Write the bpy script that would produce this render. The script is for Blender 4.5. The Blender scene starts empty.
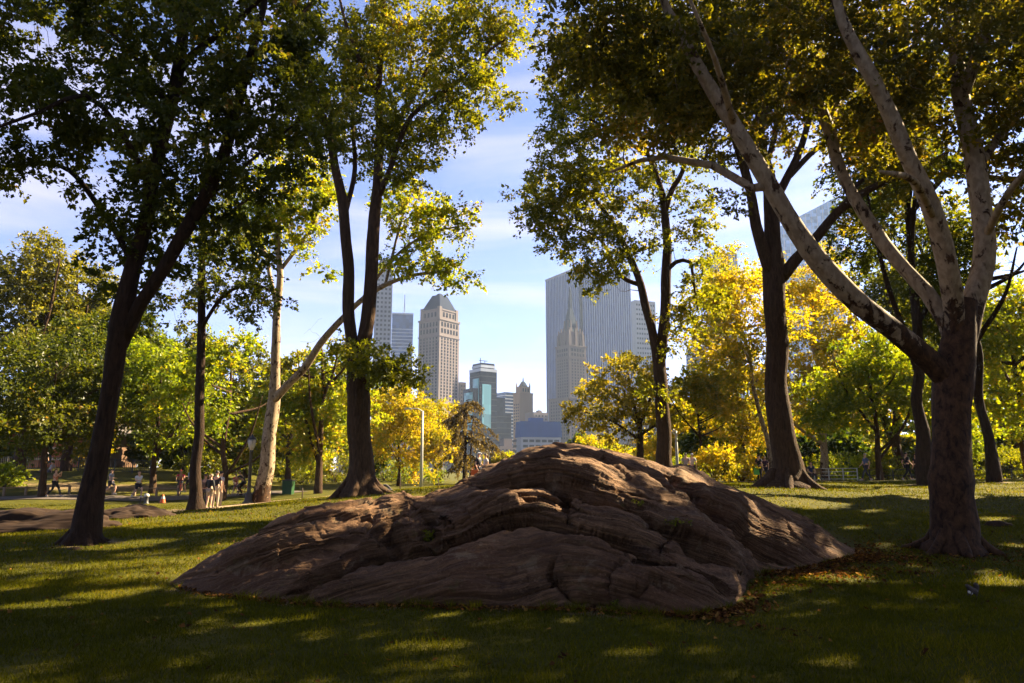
import bpy, bmesh, math, random
import numpy as np
from mathutils import Vector, Matrix

SC = bpy.context.scene
HAZE = 0.00010
COL = SC.collection
R = np.random.default_rng(11)
random.seed(5)
rad = math.radians

# ------------------------------------------------------------------ camera
F = 720.0
W, H = 1024, 683
EYE = 1.6
HORIZ = 470.0
PITCH = math.atan((HORIZ - H / 2) / F)
cp, sp = math.cos(PITCH), math.sin(PITCH)

def at(px, py, y):
    """world point seen at photo position px,py at distance y ahead"""
    u = (px - W / 2) / F
    v = (H / 2 - py) / F
    dy = cp - v * sp
    dz = sp + v * cp
    k = y / dy
    return np.array([u * k, y, EYE + dz * k])

def mpp(y):
    return y / F * 1.0 / cp * 0.99

def project(P):
    x, y, z = P[..., 0], P[..., 1], P[..., 2] - EYE
    fy = y * cp + z * sp
    fz = -y * sp + z * cp
    return W / 2 + F * x / fy, H / 2 - F * fz / fy

cam = bpy.data.cameras.new('camera')
cam.lens = F / W * 36.0
cam.sensor_width = 36
cam.clip_start = 0.1
cam.clip_end = 20000
camo = bpy.data.objects.new('camera', cam)
COL.objects.link(camo)
camo.location = (0, 0, EYE)
camo.rotation_euler = (math.pi / 2 + PITCH, 0, 0)
SC.camera = camo

# ------------------------------------------------------------------ light
SUN_AZ, SUN_EL = rad(60), rad(38)      # azimuth to the right of the view direction
SUN = np.array([math.sin(SUN_AZ) * math.cos(SUN_EL), math.cos(SUN_AZ) * math.cos(SUN_EL), math.sin(SUN_EL)])
sl = bpy.data.lights.new('sun', 'SUN')
sl.energy = 5.0
sl.angle = rad(0.5)
sl.color = (1.0, 0.80, 0.50)
slo = bpy.data.objects.new('sun', sl)
COL.objects.link(slo)
slo.rotation_euler = Vector(-SUN).to_track_quat('-Z', 'Y').to_euler()
slo.location = (30, 30, 60)

wd = bpy.data.worlds.new('World')
SC.world = wd
wd.use_nodes = True
nt = wd.node_tree
nt.nodes.clear()
def N(nt, t, **k):
    n = nt.nodes.new(t)
    for a, b in k.items():
        setattr(n, a, b)
    return n
sky = N(nt, 'ShaderNodeTexSky', sky_type='NISHITA', sun_disc=False)
sky.sun_elevation = SUN_EL
sky.sun_rotation = SUN_AZ
sky.altitude = 20
sky.air_density = 0.75
sky.dust_density = 0.15
sky.ozone_density = 2.0
tc = N(nt, 'ShaderNodeTexCoord')
mp = N(nt, 'ShaderNodeMapping')
mp.inputs['Scale'].default_value = (0.9, 0.9, 5.5)
mp.inputs['Rotation'].default_value = (0, rad(7), 0)
nz = N(nt, 'ShaderNodeTexNoise')
nz.inputs['Scale'].default_value = 2.2
nz.inputs['Detail'].default_value = 7
nz.inputs['Roughness'].default_value = 0.55
nz.inputs['Distortion'].default_value = 0.5
cr = N(nt, 'ShaderNodeValToRGB')
cr.color_ramp.elements[0].position = 0.45
cr.color_ramp.elements[0].color = (0, 0, 0, 1)
cr.color_ramp.elements[1].position = 0.78
cr.color_ramp.elements[1].color = (0.7, 0.7, 0.7, 1)
mix = N(nt, 'ShaderNodeMix', data_type='RGBA')
mix.inputs[7].default_value = (4.7, 4.9, 5.2, 1)
bg = N(nt, 'ShaderNodeBackground')
bg.inputs['Strength'].default_value = 0.05
ow = N(nt, 'ShaderNodeOutputWorld')
L = nt.links.new
L(tc.outputs['Generated'], mp.inputs['Vector'])
L(mp.outputs['Vector'], nz.inputs['Vector'])
L(nz.outputs['Fac'], cr.inputs['Fac'])
L(cr.outputs['Color'], mix.inputs[0])
L(sky.outputs['Color'], mix.inputs[6])
tint = N(nt, 'ShaderNodeMix', data_type='RGBA', blend_type='MULTIPLY')
tint.inputs[0].default_value = 1.0
tint.inputs[7].default_value = (0.78, 0.68, 0.81, 1)
L(mix.outputs[2], tint.inputs[6])
L(tint.outputs[2], bg.inputs['Color'])
L(bg.outputs['Background'], ow.inputs['Surface'])

SC.view_settings.view_transform = 'Standard'
SC.view_settings.look = 'None'
SC.view_settings.gamma = 1
SC.view_settings.exposure = 2.8
SC.view_settings.use_curve_mapping = False
SC.render.engine = 'CYCLES'
SC.cycles.max_bounces = 7
SC.cycles.diffuse_bounces = 4
SC.cycles.transmission_bounces = 4
SC.cycles.transparent_max_bounces = 4
SC.cycles.volume_bounces = 0

# ------------------------------------------------------------------ noise
def _h(i, j, k):
    n = (i.astype(np.int64) * 374761393 + j.astype(np.int64) * 668265263 + k.astype(np.int64) * 2147483647 + 1013904223)
    n = (n ^ (n >> 13)) * 1274126177
    n = n & 0x7fffffff
    n = (n ^ (n >> 16)) * 668265263
    n = n & 0x7fffffff
    return (n & 0xffffff) / float(0xffffff)

def vnoise(x, y, z):
    x, y, z = np.broadcast_arrays(np.asarray(x, float), np.asarray(y, float), np.asarray(z, float))
    i, j, k = np.floor(x), np.floor(y), np.floor(z)
    fx, fy, fz = x - i, y - j, z - k
    fx = fx * fx * (3 - 2 * fx); fy = fy * fy * (3 - 2 * fy); fz = fz * fz * (3 - 2 * fz)
    r = 0
    for a in (0, 1):
        for b in (0, 1):
            for c in (0, 1):
                w = (fx if a else 1 - fx) * (fy if b else 1 - fy) * (fz if c else 1 - fz)
                r = r + w * _h(i + a, j + b, k + c)
    return r * 2 - 1

def fbm(x, y, z, o=4):
    r, a = 0, 1.0
    for q in range(o):
        r = r + a * vnoise(x * 2 ** q + 17 * q, y * 2 ** q - 9 * q, z * 2 ** q + 5 * q)
        a *= 0.5
    return r

# ------------------------------------------------------------------ mesh helpers
def mesh(name, verts, faces_list, attrs=None, smooth=False, mats=(), mat_idx=None):
    """faces_list: list of (N,k) int arrays"""
    me = bpy.data.meshes.new(name)
    verts = np.asarray(verts, np.float32)
    fl = [np.asarray(f, np.int32) for f in faces_list if len(f)]
    me.vertices.add(len(verts))
    me.vertices.foreach_set('co', verts.ravel())
    nl = sum(f.size for f in fl)
    npoly = sum(len(f) for f in fl)
    me.loops.add(nl)
    me.polygons.add(npoly)
    me.loops.foreach_set('vertex_index', np.concatenate([f.ravel() for f in fl]))
    tot = np.concatenate([np.full(len(f), f.shape[1], np.int32) for f in fl])
    st = np.concatenate([[0], np.cumsum(tot)[:-1]]).astype(np.int32)
    me.polygons.foreach_set('loop_start', st)
    me.polygons.foreach_set('use_smooth', np.full(npoly, bool(smooth)))
    for m in mats:
        me.materials.append(m)
    if mat_idx is not None:
        me.polygons.foreach_set('material_index', np.asarray(mat_idx, np.int32))
    me.update(calc_edges=True)
    if attrs:
        for k, v in attrs.items():
            a = me.attributes.new(k, 'FLOAT', 'POINT')
            a.data.foreach_set('value', np.asarray(v, np.float32))
    return me

def link(name, me, parent=None, loc=None):
    o = bpy.data.objects.new(name, me)
    COL.objects.link(o)
    if parent is not None:
        o.parent = parent
    if loc is not None:
        o.location = loc
    return o

def tag(o, label=None, cat=None, group=None, kind=None):
    if label: o['label'] = label
    if cat: o['category'] = cat
    if group: o['group'] = group
    if kind: o['kind'] = kind
    return o

def thing(name, label, cat, loc=(0, 0, 0), rz=0, group=None):
    o = bpy.data.objects.new(name, None)
    o.empty_display_size = 0.2
    COL.objects.link(o)
    o.location = loc
    o.rotation_euler = (0, 0, rz)
    return tag(o, label, cat, group)

class MB:
    """collects geometry of one part"""
    def __init__(s):
        s.v = []; s.q = []; s.t = []; s.n = 0
    def add(s, v, q=None, t=None):
        v = np.asarray(v, float)
        if q is not None and len(q): s.q.append(np.asarray(q) + s.n)
        if t is not None and len(t): s.t.append(np.asarray(t) + s.n)
        s.v.append(v); s.n += len(v)
    def box(s, c, d, rz=0.0, top=None):
        """c = centre of the base, d = size; top scales the upper face"""
        w, l, h = d
        tw, tl = (top if top else (1, 1))
        p = np.array([[-w/2, -l/2, 0], [w/2, -l/2, 0], [w/2, l/2, 0], [-w/2, l/2, 0],
                      [-w/2*tw, -l/2*tl, h], [w/2*tw, -l/2*tl, h], [w/2*tw, l/2*tl, h], [-w/2*tw, l/2*tl, h]])
        if rz:
            cz, sz = math.cos(rz), math.sin(rz)
            p = np.c_[p[:, 0]*cz - p[:, 1]*sz, p[:, 0]*sz + p[:, 1]*cz, p[:, 2]]
        s.add(p + np.asarray(c, float), q=[[0,3,2,1],[4,5,6,7],[0,1,5,4],[1,2,6,5],[2,3,7,6],[3,0,4,7]])
    def tube(s, pts, rads, n=8, rough=0.0, cap=True, seed=0):
        pts = np.asarray(pts, float); rads = np.asarray(rads, float)
        m = len(pts)
        T = np.gradient(pts, axis=0)
        T /= np.linalg.norm(T, axis=1)[:, None] + 1e-9
        ref = np.array([1.0, 0, 0]) if abs(T[0, 0]) < 0.8 else np.array([0, 1.0, 0])
        Ns = np.zeros_like(T)
        nrm = ref - T[0] * ref.dot(T[0]); nrm /= np.linalg.norm(nrm)
        for i in range(m):
            nrm = nrm - T[i] * nrm.dot(T[i]); nrm /= np.linalg.norm(nrm) + 1e-9
            Ns[i] = nrm
        Bs = np.cross(T, Ns)
        a = np.arange(n) * 2 * math.pi / n
        ca, sa = np.cos(a), np.sin(a)
        rr = np.repeat(rads[:, None], n, 1)
        if rough:
            ln = np.concatenate([[0], np.cumsum(np.linalg.norm(np.diff(pts, axis=0), axis=1))])
            rr = rr * (1 + rough * vnoise(ca[None, :] * 1.6 + seed * 7.1, sa[None, :] * 1.6, ln[:, None] * 0.9)
                       + rough * 0.7 * vnoise(ca[None, :] * 3.6 + seed * 3.3, sa[None, :] * 3.6, ln[:, None] * 2.3) + rough * 0.5 * vnoise(ca[None, :] * 8 + seed, sa[None, :] * 8, ln[:, None] * 0.8))
        v = pts[:, None, :] + rr[..., None] * (ca[None, :, None] * Ns[:, None, :] + sa[None, :, None] * Bs[:, None, :])
        v = v.reshape(-1, 3)
        i = np.arange(m - 1)[:, None] * n; j = np.arange(n)[None, :]; j2 = (j + 1) % n
        q = np.stack([i + j, i + j2, i + n + j2, i + n + j], -1).reshape(-1, 4)
        t = []
        if cap:
            v = np.vstack([v, pts[0], pts[-1]])
            e = m * n
            for k in range(n):
                t.append([e, (k + 1) % n, k]); t.append([e + 1, (m - 1) * n + k, (m - 1) * n + (k + 1) % n])
        s.add(v, q=q, t=t)
    def build(s, name, mat, parent=None, smooth=False, attrs=None, loc=None):
        v = np.vstack(s.v)
        fl = []
        if s.q: fl.append(np.vstack(s.q))
        if s.t: fl.append(np.vstack(s.t))
        me = mesh(name, v, fl, attrs, smooth, (mat,) if mat else ())
        return link(name, me, parent, loc)

def resample(pts, vals, step):
    """Catmull-Rom resample of points (n,3) with values (n,)"""
    P = np.c_[np.asarray(pts, float), np.asarray(vals, float)]
    n = len(P)
    if n == 2:
        m = max(2, int(np.linalg.norm(P[1, :3] - P[0, :3]) / step) + 1)
        t = np.linspace(0, 1, m)[:, None]
        o = P[0] * (1 - t) + P[1] * t
        return o[:, :3], o[:, 3]
    out = []
    E = np.vstack([2 * P[0] - P[1], P, 2 * P[-1] - P[-2]])
    for i in range(n - 1):
        p0, p1, p2, p3 = E[i], E[i + 1], E[i + 2], E[i + 3]
        m = max(1, int(np.linalg.norm(p2[:3] - p1[:3]) / step))
        t = (np.arange(m) / m)[:, None]
        out.append(0.5 * (2 * p1 + (p2 - p0) * t + (2 * p0 - 5 * p1 + 4 * p2 - p3) * t ** 2 + (3 * p1 - p0 - 3 * p2 + p3) * t ** 3))
    out.append(P[-1:])
    o = np.vstack(out)
    return o[:, :3], np.maximum(o[:, 3], 0.003)

# ------------------------------------------------------------------ materials
MATS = {}
def newmat(name):
    m = bpy.data.materials.new(name)
    m.use_nodes = True
    m.node_tree.nodes.clear()
    return m, m.node_tree

def out(nt, sh):
    o = N(nt, 'ShaderNodeOutputMaterial')
    nt.links.new(sh, o.inputs['Surface'])

def ramp(nt, fac, stops):
    c = N(nt, 'ShaderNodeValToRGB')
    e = c.color_ramp.elements
    while len(e) < len(stops): e.new(0.5)
    for k, (p, col) in enumerate(stops):
        e[k].position = p
        e[k].color = (*col, 1)
    nt.links.new(fac, c.inputs['Fac'])
    return c.outputs['Color']

def noise(nt, vec, scale, detail=4, rough=0.55, dist=0.0):
    n = N(nt, 'ShaderNodeTexNoise')
    n.inputs['Scale'].default_value = scale
    n.inputs['Detail'].default_value = detail
    n.inputs['Roughness'].default_value = rough
    n.inputs['Distortion'].default_value = dist
    if vec is not None: nt.links.new(vec, n.inputs['Vector'])
    return n.outputs['Fac']

def mapping(nt, vec, scale=(1, 1, 1), rot=(0, 0, 0)):
    m = N(nt, 'ShaderNodeMapping')
    m.inputs['Scale'].default_value = scale
    m.inputs['Rotation'].default_value = rot
    nt.links.new(vec, m.inputs['Vector'])
    return m.outputs['Vector']

def mixc(nt, fac, a, b, mode='MIX'):
    m = N(nt, 'ShaderNodeMix', data_type='RGBA', blend_type=mode)
    for s, v in ((m.inputs[0], fac), (m.inputs[6], a), (m.inputs[7], b)):
        if isinstance(v, (int, float)): s.default_value = v
        elif isinstance(v, tuple): s.default_value = (*v, 1)
        else: nt.links.new(v, s)
    return m.outputs[2]

def math_(nt, op, a, b=0.0):
    m = N(nt, 'ShaderNodeMath', operation=op)
    for s, v in ((m.inputs[0], a), (m.inputs[1], b)):
        if isinstance(v, (int, float)): s.default_value = v
        else: nt.links.new(v, s)
    return m.outputs[0]

def pbsdf(nt, col, rough=0.8, spec=0.3, metal=0.0, bump=None, bstr=0.4, bdist=0.02):
    p = N(nt, 'ShaderNodeBsdfPrincipled')
    if isinstance(col, tuple): p.inputs['Base Color'].default_value = (*col, 1)
    else: nt.links.new(col, p.inputs['Base Color'])
    if isinstance(rough, (int, float)): p.inputs['Roughness'].default_value = rough
    else: nt.links.new(rough, p.inputs['Roughness'])
    p.inputs['Specular IOR Level'].default_value = spec
    p.inputs['Metallic'].default_value = metal
    if bump is not None:
        b = N(nt, 'ShaderNodeBump')
        b.inputs['Strength'].default_value = bstr
        b.inputs['Distance'].default_value = bdist
        nt.links.new(bump, b.inputs['Height'])
        nt.links.new(b.outputs['Normal'], p.inputs['Normal'])
    return p.outputs['BSDF']

def plain(name, col, rough=0.7, var=0.25, scale=6.0, spec=0.3, metal=0.0):
    """slightly mottled plain surface"""
    m, nt = newmat(name)
    t = N(nt, 'ShaderNodeTexCoord').outputs['Object']
    f = noise(nt, t, scale, 3)
    c = mixc(nt, f, tuple(x * (1 - var) for x in col), tuple(min(1, x * (1 + var)) for x in col))
    out(nt, pbsdf(nt, c, rough, spec, metal))
    return m

def leafmat(name, stops, transl=0.5, gloss=0.018):
    m, nt = newmat(name)
    a = N(nt, 'ShaderNodeAttribute', attribute_name='var')
    c = ramp(nt, a.outputs['Fac'], stops)
    d = N(nt, 'ShaderNodeBsdfDiffuse')
    nt.links.new(c, d.inputs['Color'])
    tr = N(nt, 'ShaderNodeBsdfTranslucent')
    tcol = mixc(nt, 1.0, c, (1.9, 1.75, 0.5), 'MULTIPLY')
    nt.links.new(tcol, tr.inputs['Color'])
    mx = N(nt, 'ShaderNodeMixShader')
    mx.inputs[0].default_value = transl
    nt.links.new(d.outputs[0], mx.inputs[1]); nt.links.new(tr.outputs[0], mx.inputs[2])
    g = N(nt, 'ShaderNodeBsdfGlossy')
    g.inputs['Roughness'].default_value = 0.42
    g.inputs['Color'].default_value = (0.8, 0.8, 0.8, 1)
    m2 = N(nt, 'ShaderNodeMixShader')
    m2.inputs[0].default_value = gloss
    nt.links.new(mx.outputs[0], m2.inputs[1]); nt.links.new(g.outputs[0], m2.inputs[2])
    out(nt, m2.outputs[0])
    return m

M_ = MATS
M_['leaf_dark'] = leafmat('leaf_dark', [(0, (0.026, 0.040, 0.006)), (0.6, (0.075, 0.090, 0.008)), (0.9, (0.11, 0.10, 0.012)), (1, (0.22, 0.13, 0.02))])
M_['leaf_green'] = leafmat('leaf_green', [(0, (0.042, 0.056, 0.004)), (0.5, (0.145, 0.160, 0.009)), (0.85, (0.28, 0.24, 0.013)), (1, (0.34, 0.20, 0.02))])
M_['leaf_lime'] = leafmat('leaf_lime', [(0, (0.070, 0.115, 0.007)), (0.55, (0.185, 0.220, 0.010)), (0.85, (0.36, 0.31, 0.014)), (1, (0.40, 0.24, 0.02))])
M_['leaf_yellow'] = leafmat('leaf_yellow', [(0, (0.15, 0.18, 0.010)), (0.4, (0.30, 0.242, 0.013)), (0.8, (0.45, 0.305, 0.017)), (1, (0.50, 0.27, 0.02))])
M_['leaf_plane'] = leafmat('leaf_plane', [(0, (0.036, 0.042, 0.005)), (0.5, (0.115, 0.108, 0.009)), (0.8, (0.24, 0.175, 0.016)), (1, (0.24, 0.10, 0.015))])
M_['leaf_olive'] = leafmat('leaf_olive', [(0, (0.05, 0.058, 0.010)), (0.5, (0.15, 0.145, 0.014)), (1, (0.34, 0.26, 0.022))])
M_['needle'] = leafmat('needle', [(0, (0.040, 0.034, 0.016)), (0.6, (0.115, 0.085, 0.038)), (1, (0.20, 0.14, 0.05))], 0.4)

def bark(name, dark, light, sx=9.0, sz=1.6, bs=0.7):
    m, nt = newmat(name)
    t = N(nt, 'ShaderNodeTexCoord').outputs['Object']
    v = mapping(nt, t, (sx, sx, sz))
    f = noise(nt, v, 1.6, 6, 0.62, 0.6)
    f2 = noise(nt, t, 1.1, 3)
    c = ramp(nt, f, [(0.32, dark), (0.62, light)])
    c = mixc(nt, math_(nt, 'MULTIPLY', f2, 0.5), c, tuple(x * 0.55 for x in light))
    out(nt, pbsdf(nt, c, 0.92, 0.15, 0, f, 1.0, 0.08))
    return m
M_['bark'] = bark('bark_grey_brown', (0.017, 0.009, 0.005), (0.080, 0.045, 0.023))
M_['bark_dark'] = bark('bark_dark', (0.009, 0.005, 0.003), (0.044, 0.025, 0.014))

def planebark(name, zlow, zhigh, pale=1.0):
    m, nt = newmat(name)
    t = N(nt, 'ShaderNodeTexCoord').outputs['Object']
    v = mapping(nt, t, (1, 1, 0.55))
    w = noise(nt, v, 4.6, 6, 0.68, 0.5)
    w2 = noise(nt, v, 11.0, 2, 0.5, 0.3)
    base = ramp(nt, w2, [(0.38, tuple(x * pale for x in (0.30, 0.215, 0.130))), (0.6, tuple(x * pale for x in (0.44, 0.335, 0.215)))])
    fl = noise(nt, mapping(nt, t, (7, 7, 4)), 1.5, 5, 0.62, 0.5)
    rgh = ramp(nt, fl, [(0.34, (0.012, 0.0055, 0.0025)), (0.66, (0.078, 0.037, 0.015))])
    sep = N(nt, 'ShaderNodeSeparateXYZ'); nt.links.new(t, sep.inputs[0])
    z = N(nt, 'ShaderNodeMapRange')
    nt.links.new(sep.outputs['Z'], z.inputs['Value'])
    z.inputs['From Min'].default_value = zlow; z.inputs['From Max'].default_value = zhigh
    z.inputs['To Min'].default_value = -0.30; z.inputs['To Max'].default_value = 0.26
    k = math_(nt, 'SUBTRACT', w, z.outputs[0])
    s = ramp(nt, k, [(0.30, (0, 0, 0)), (0.345, (1, 1, 1))])
    c = mixc(nt, s, base, rgh)
    hgt = math_(nt, 'ADD', math_(nt, 'MULTIPLY', s, 0.7), math_(nt, 'MULTIPLY', fl, s))
    out(nt, pbsdf(nt, c, 0.85, 0.2, 0, hgt, 0.6, 0.03))
    return m
M_['plane_bark'] = planebark('plane_bark', 2.4, 9.5, .6)
M_['plane_limb'] = planebark('plane_limb', 1.6, 5.2, .66)
M_['plane_bark_pale'] = planebark('plane_bark_pale', -3.0, 2.0, .66)
# ------------------------------------------------------------------ terrain
_ctrl = [
    # photo x, photo y, distance
    (85, 546, 15.3), (955, 551, 14.6), (195, 513, 33), (262, 503, 38), (360, 495, 30), (788, 488, 28),
    (915, 486, 36), (430, 487, 36), (700, 485, 32), (50, 498, 45), (-150, 505, 45), (170, 501, 46), (990, 480, 40), (1150, 486, 34),
    (50, 470, 62), (-200, 472, 62), (150, 474, 62), (845, 548, 14.4), (1000, 527, 18), (250, 500, 45),
    (740, 500, 21), (900, 500, 23), (20, 530, 19), (600, 486, 27),
]
_cx = [(0, 0, 0), (-8, 0, 0), (8, 0, 0), (0, 6, 0), (-6, 8, 0), (6, 8, 0), (-5, 10.6, 0.0), (0, 10, 0.0), (0, -20, 0), (-30, -20, 0), (30, -20, 0),
       (-3, 16, 0.15), (3, 17, 0.3), (25, 12, 0.3), (-25, 12, -0.2), (20, 62, 0.35), (2, 62, 0.5), (-14, 62, 0.3), (40, 60, 0.6),
       (0, 100, -0.2), (60, 100, 0), (-60, 100, 1.8), (60, 40, 1), (-60, 40, 0), (80, -20, 0.5), (-80, -20, 0)]
for a in _ctrl:
    p = at(*a); _cx.append(tuple(p))
_cx = np.array(_cx, float)
def _tps_fit(P, z, lam=0.02):
    n = len(P)
    d = np.linalg.norm(P[:, None] - P[None], axis=2)
    K = np.where(d > 0, d * d * np.log(d + 1e-9), 0) + lam * np.eye(n) * 10
    A = np.zeros((n + 3, n + 3))
    Q = np.c_[np.ones(n), P]
    A[:n, :n] = K; A[:n, n:] = Q; A[n:, :n] = Q.T
    return np.linalg.solve(A, np.r_[z, 0, 0, 0])
_tw = _tps_fit(_cx[:, :2] / 10, _cx[:, 2])
def ground(x, y):
    x = np.asarray(x, float); y = np.asarray(y, float)
    P = np.stack([x.ravel(), y.ravel()], 1) / 10
    z = np.zeros(len(P))
    for s in range(0, len(P), 20000):
        q = P[s:s + 20000]
        d = np.linalg.norm(q[:, None] - _cx[None, :, :2] / 10, axis=2)
        z[s:s + 20000] = np.where(d > 0, d * d * np.log(d + 1e-9), 0) @ _tw[:-3] + _tw[-3] + q @ _tw[-2:]
    r = np.sqrt((P[:, 0] * 10) ** 2 + (P[:, 1] * 10 - 30) ** 2)
    k = np.clip((r - 55) / 45, 0, 1); k = k * k * (3 - 2 * k)
    z = np.clip(z, -2.5, 3.5) * (1 - k) + (-0.6) * k
    return z.reshape(x.shape)
def gz(x, y): return float(ground(np.array([x]), np.array([y]))[0])
def on(px, y):
    """point on the ground below photo column px at distance y"""
    x = (px - W / 2) / F * y / cp
    z = gz(x, y)
    for _ in range(3):
        fy = y * cp + (z - EYE) * sp
        x = (px - W / 2) / F * fy
        z = gz(x, y)
    return np.array([x, y, z])

def grassmat():
    m, nt = newmat('lawn')
    t = N(nt, 'ShaderNodeTexCoord').outputs['Object']
    a = noise(nt, t, 0.5, 5, 0.65)
    b = noise(nt, t, 3.0, 5, 0.6)
    c = noise(nt, t, 45.0, 3, 0.7)
    c1 = ramp(nt, b, [(0.3, (0.036, 0.038, 0.0035)), (0.7, (0.078, 0.076, 0.005))])
    c1 = mixc(nt, ramp(nt, a, [(0.45, (0, 0, 0)), (0.75, (0.6, 0.6, 0.6))]), c1, (0.125, 0.100, 0.012))
    c1 = mixc(nt, ramp(nt, c, [(0.35, (0.55, 0.55, 0.55)), (0.6, (0, 0, 0))]), c1, (0.022, 0.022, 0.004))
    ad = N(nt, 'ShaderNodeAttribute', attribute_name='dirt')
    dm = math_(nt, 'SUBTRACT', math_(nt, 'ADD', ad.outputs['Fac'], math_(nt, 'MULTIPLY', b, 0.8)), 0.4)
    dcol = ramp(nt, c, [(0.3, (0.085, 0.058, 0.030)), (0.7, (0.21, 0.155, 0.085))])
    c1 = mixc(nt, ramp(nt, dm, [(0.45, (0, 0, 0)), (0.62, (1, 1, 1))]), c1, dcol)
    out(nt, pbsdf(nt, c1, 0.95, 0.1, 0, math_(nt, 'ADD', b, c), 0.8, 0.05))
    return m
M_['lawn'] = grassmat()

def axis(near0, near1, step, far, n):
    a = np.arange(near0, near1 + 1e-6, step)
    g = np.geomspace(step * 1.3, far, n)
    return np.concatenate([(near0 - g)[::-1], a, near1 + g])
xs = axis(-46, 46, 0.45, 6000, 34)
ys = axis(-2, 72, 0.45, 6000, 34)
X, Y = np.meshgrid(xs, ys, indexing='ij')
Z = ground(X, Y)
nearm = np.exp(-((np.hypot(X, Y - 25)) / 60) ** 4)
Z = Z + nearm * (0.05 * vnoise(X * 0.35, Y * 0.35, 3.1) + 0.02 * vnoise(X * 1.1, Y * 1.1, 8.1))
# worn earth: at the trunks, along the path edge, on the slope at the left
dirt = np.zeros_like(X)
def dirt_spot(p, r, a=1.0):
    global dirt
    dirt = np.maximum(dirt, a * np.exp(-(((X - p[0]) ** 2 + (Y - p[1]) ** 2) / r ** 2)))
# ------------------------------------------------------------------ rock outcrop
_rpx = [170, 185, 215, 250, 300, 340, 380, 398, 410, 425, 450, 470, 500, 530, 550, 570, 600, 640, 665, 690, 720, 760, 800, 830, 856]
_rys = [583, 572, 556, 541, 520, 508, 502, 501, 504, 498, 490, 479, 466, 454, 448, 445, 449, 460, 468, 474, 486, 500, 520, 536, 551]
_bpx = [170, 185, 215, 250, 300, 340, 380, 420, 480, 550, 620, 690, 720, 735, 747, 760, 800, 830, 856]
_rbs = [585, 590, 595, 599, 603, 606, 608, 610, 613, 613, 616, 616, 612, 606, 584, 575, 568, 560, 553]
_dpx = [170, 300, 400, 500, 570, 640, 690, 760, 830, 856]
_dds = [10.5, 11.4, 11.9, 12.6, 13.0, 13.5, 14.0, 14.5, 14.7, 14.5]
NC, NF, NBK = 860, 300, 90
cpx = np.linspace(170, 856, NC)
rys = np.interp(cpx, _rpx, _rys); rbs = np.interp(cpx, _bpx, _rbs); ds = np.interp(cpx, _dpx, _dds)
def smooth1(a, k):
    w = np.hanning(k + 2)[1:-1]; w /= w.sum()
    return np.convolve(np.pad(a, k // 2, mode='edge'), w, 'valid')[:len(a)]
rys = smooth1(rys, 31); rbs = smooth1(rbs, 13); ds = smooth1(ds, 81)
# feet on the ground
d0 = np.full(NC, 9.0)
for _ in range(30):
    P = np.array([at(a, b, c) for a, b, c in zip(cpx, rbs, d0)])
    gzv = ground(P[:, 0], P[:, 1])
    slope = (P[:, 2] - EYE) / d0
    d0 = 0.5 * d0 + 0.5 * np.clip((gzv - EYE) / slope, 6, 20)
d0 = np.minimum(d0, ds - 0.05)
PS = np.array([at(a, b, c) for a, b, c in zip(cpx, rys, ds)])
P0 = np.array([at(a, b, c) for a, b, c in zip(cpx, rbs, d0)])
endf = np.clip(np.minimum((cpx - 170) / 200, (856 - cpx) / 90), 0, 1) ** 0.6
pex = np.interp(cpx, [170, 300, 450, 570, 700, 856], [1.5, 1.7, 1.9, 2.0, 1.7, 1.5])
sF = np.linspace(-0.10, 1, NF)
sB = np.linspace(0, 1, NBK + 1)[1:]
G = np.zeros((NC, NF + NBK, 3))
hz = PS[:, 2] - P0[:, 2]
for k, s in enumerate(sF):
    p = P0 + (PS - P0) * s
    if s >= 0:
        p[:, 2] = P0[:, 2] + hz * (1 - (1 - s) ** pex)
    else:
        p[:, 2] = P0[:, 2] + s * 4.0
    G[:, k] = p
bl = 0.4 + 3.2 * endf
az = np.arctan2(PS[:, 0], PS[:, 1])
for k, s in enumerate(sB):
    d = np.hypot(PS[:, 0], PS[:, 1]) + bl * s
    G[:, NF + k, 0] = np.sin(az) * d; G[:, NF + k, 1] = np.cos(az) * d
    gg = ground(G[:, NF + k, 0], G[:, NF + k, 1])
    G[:, NF + k, 2] = PS[:, 2] + (gg - 0.35 - PS[:, 2]) * s ** 1.8
UPX, UPY = project(G)

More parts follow.
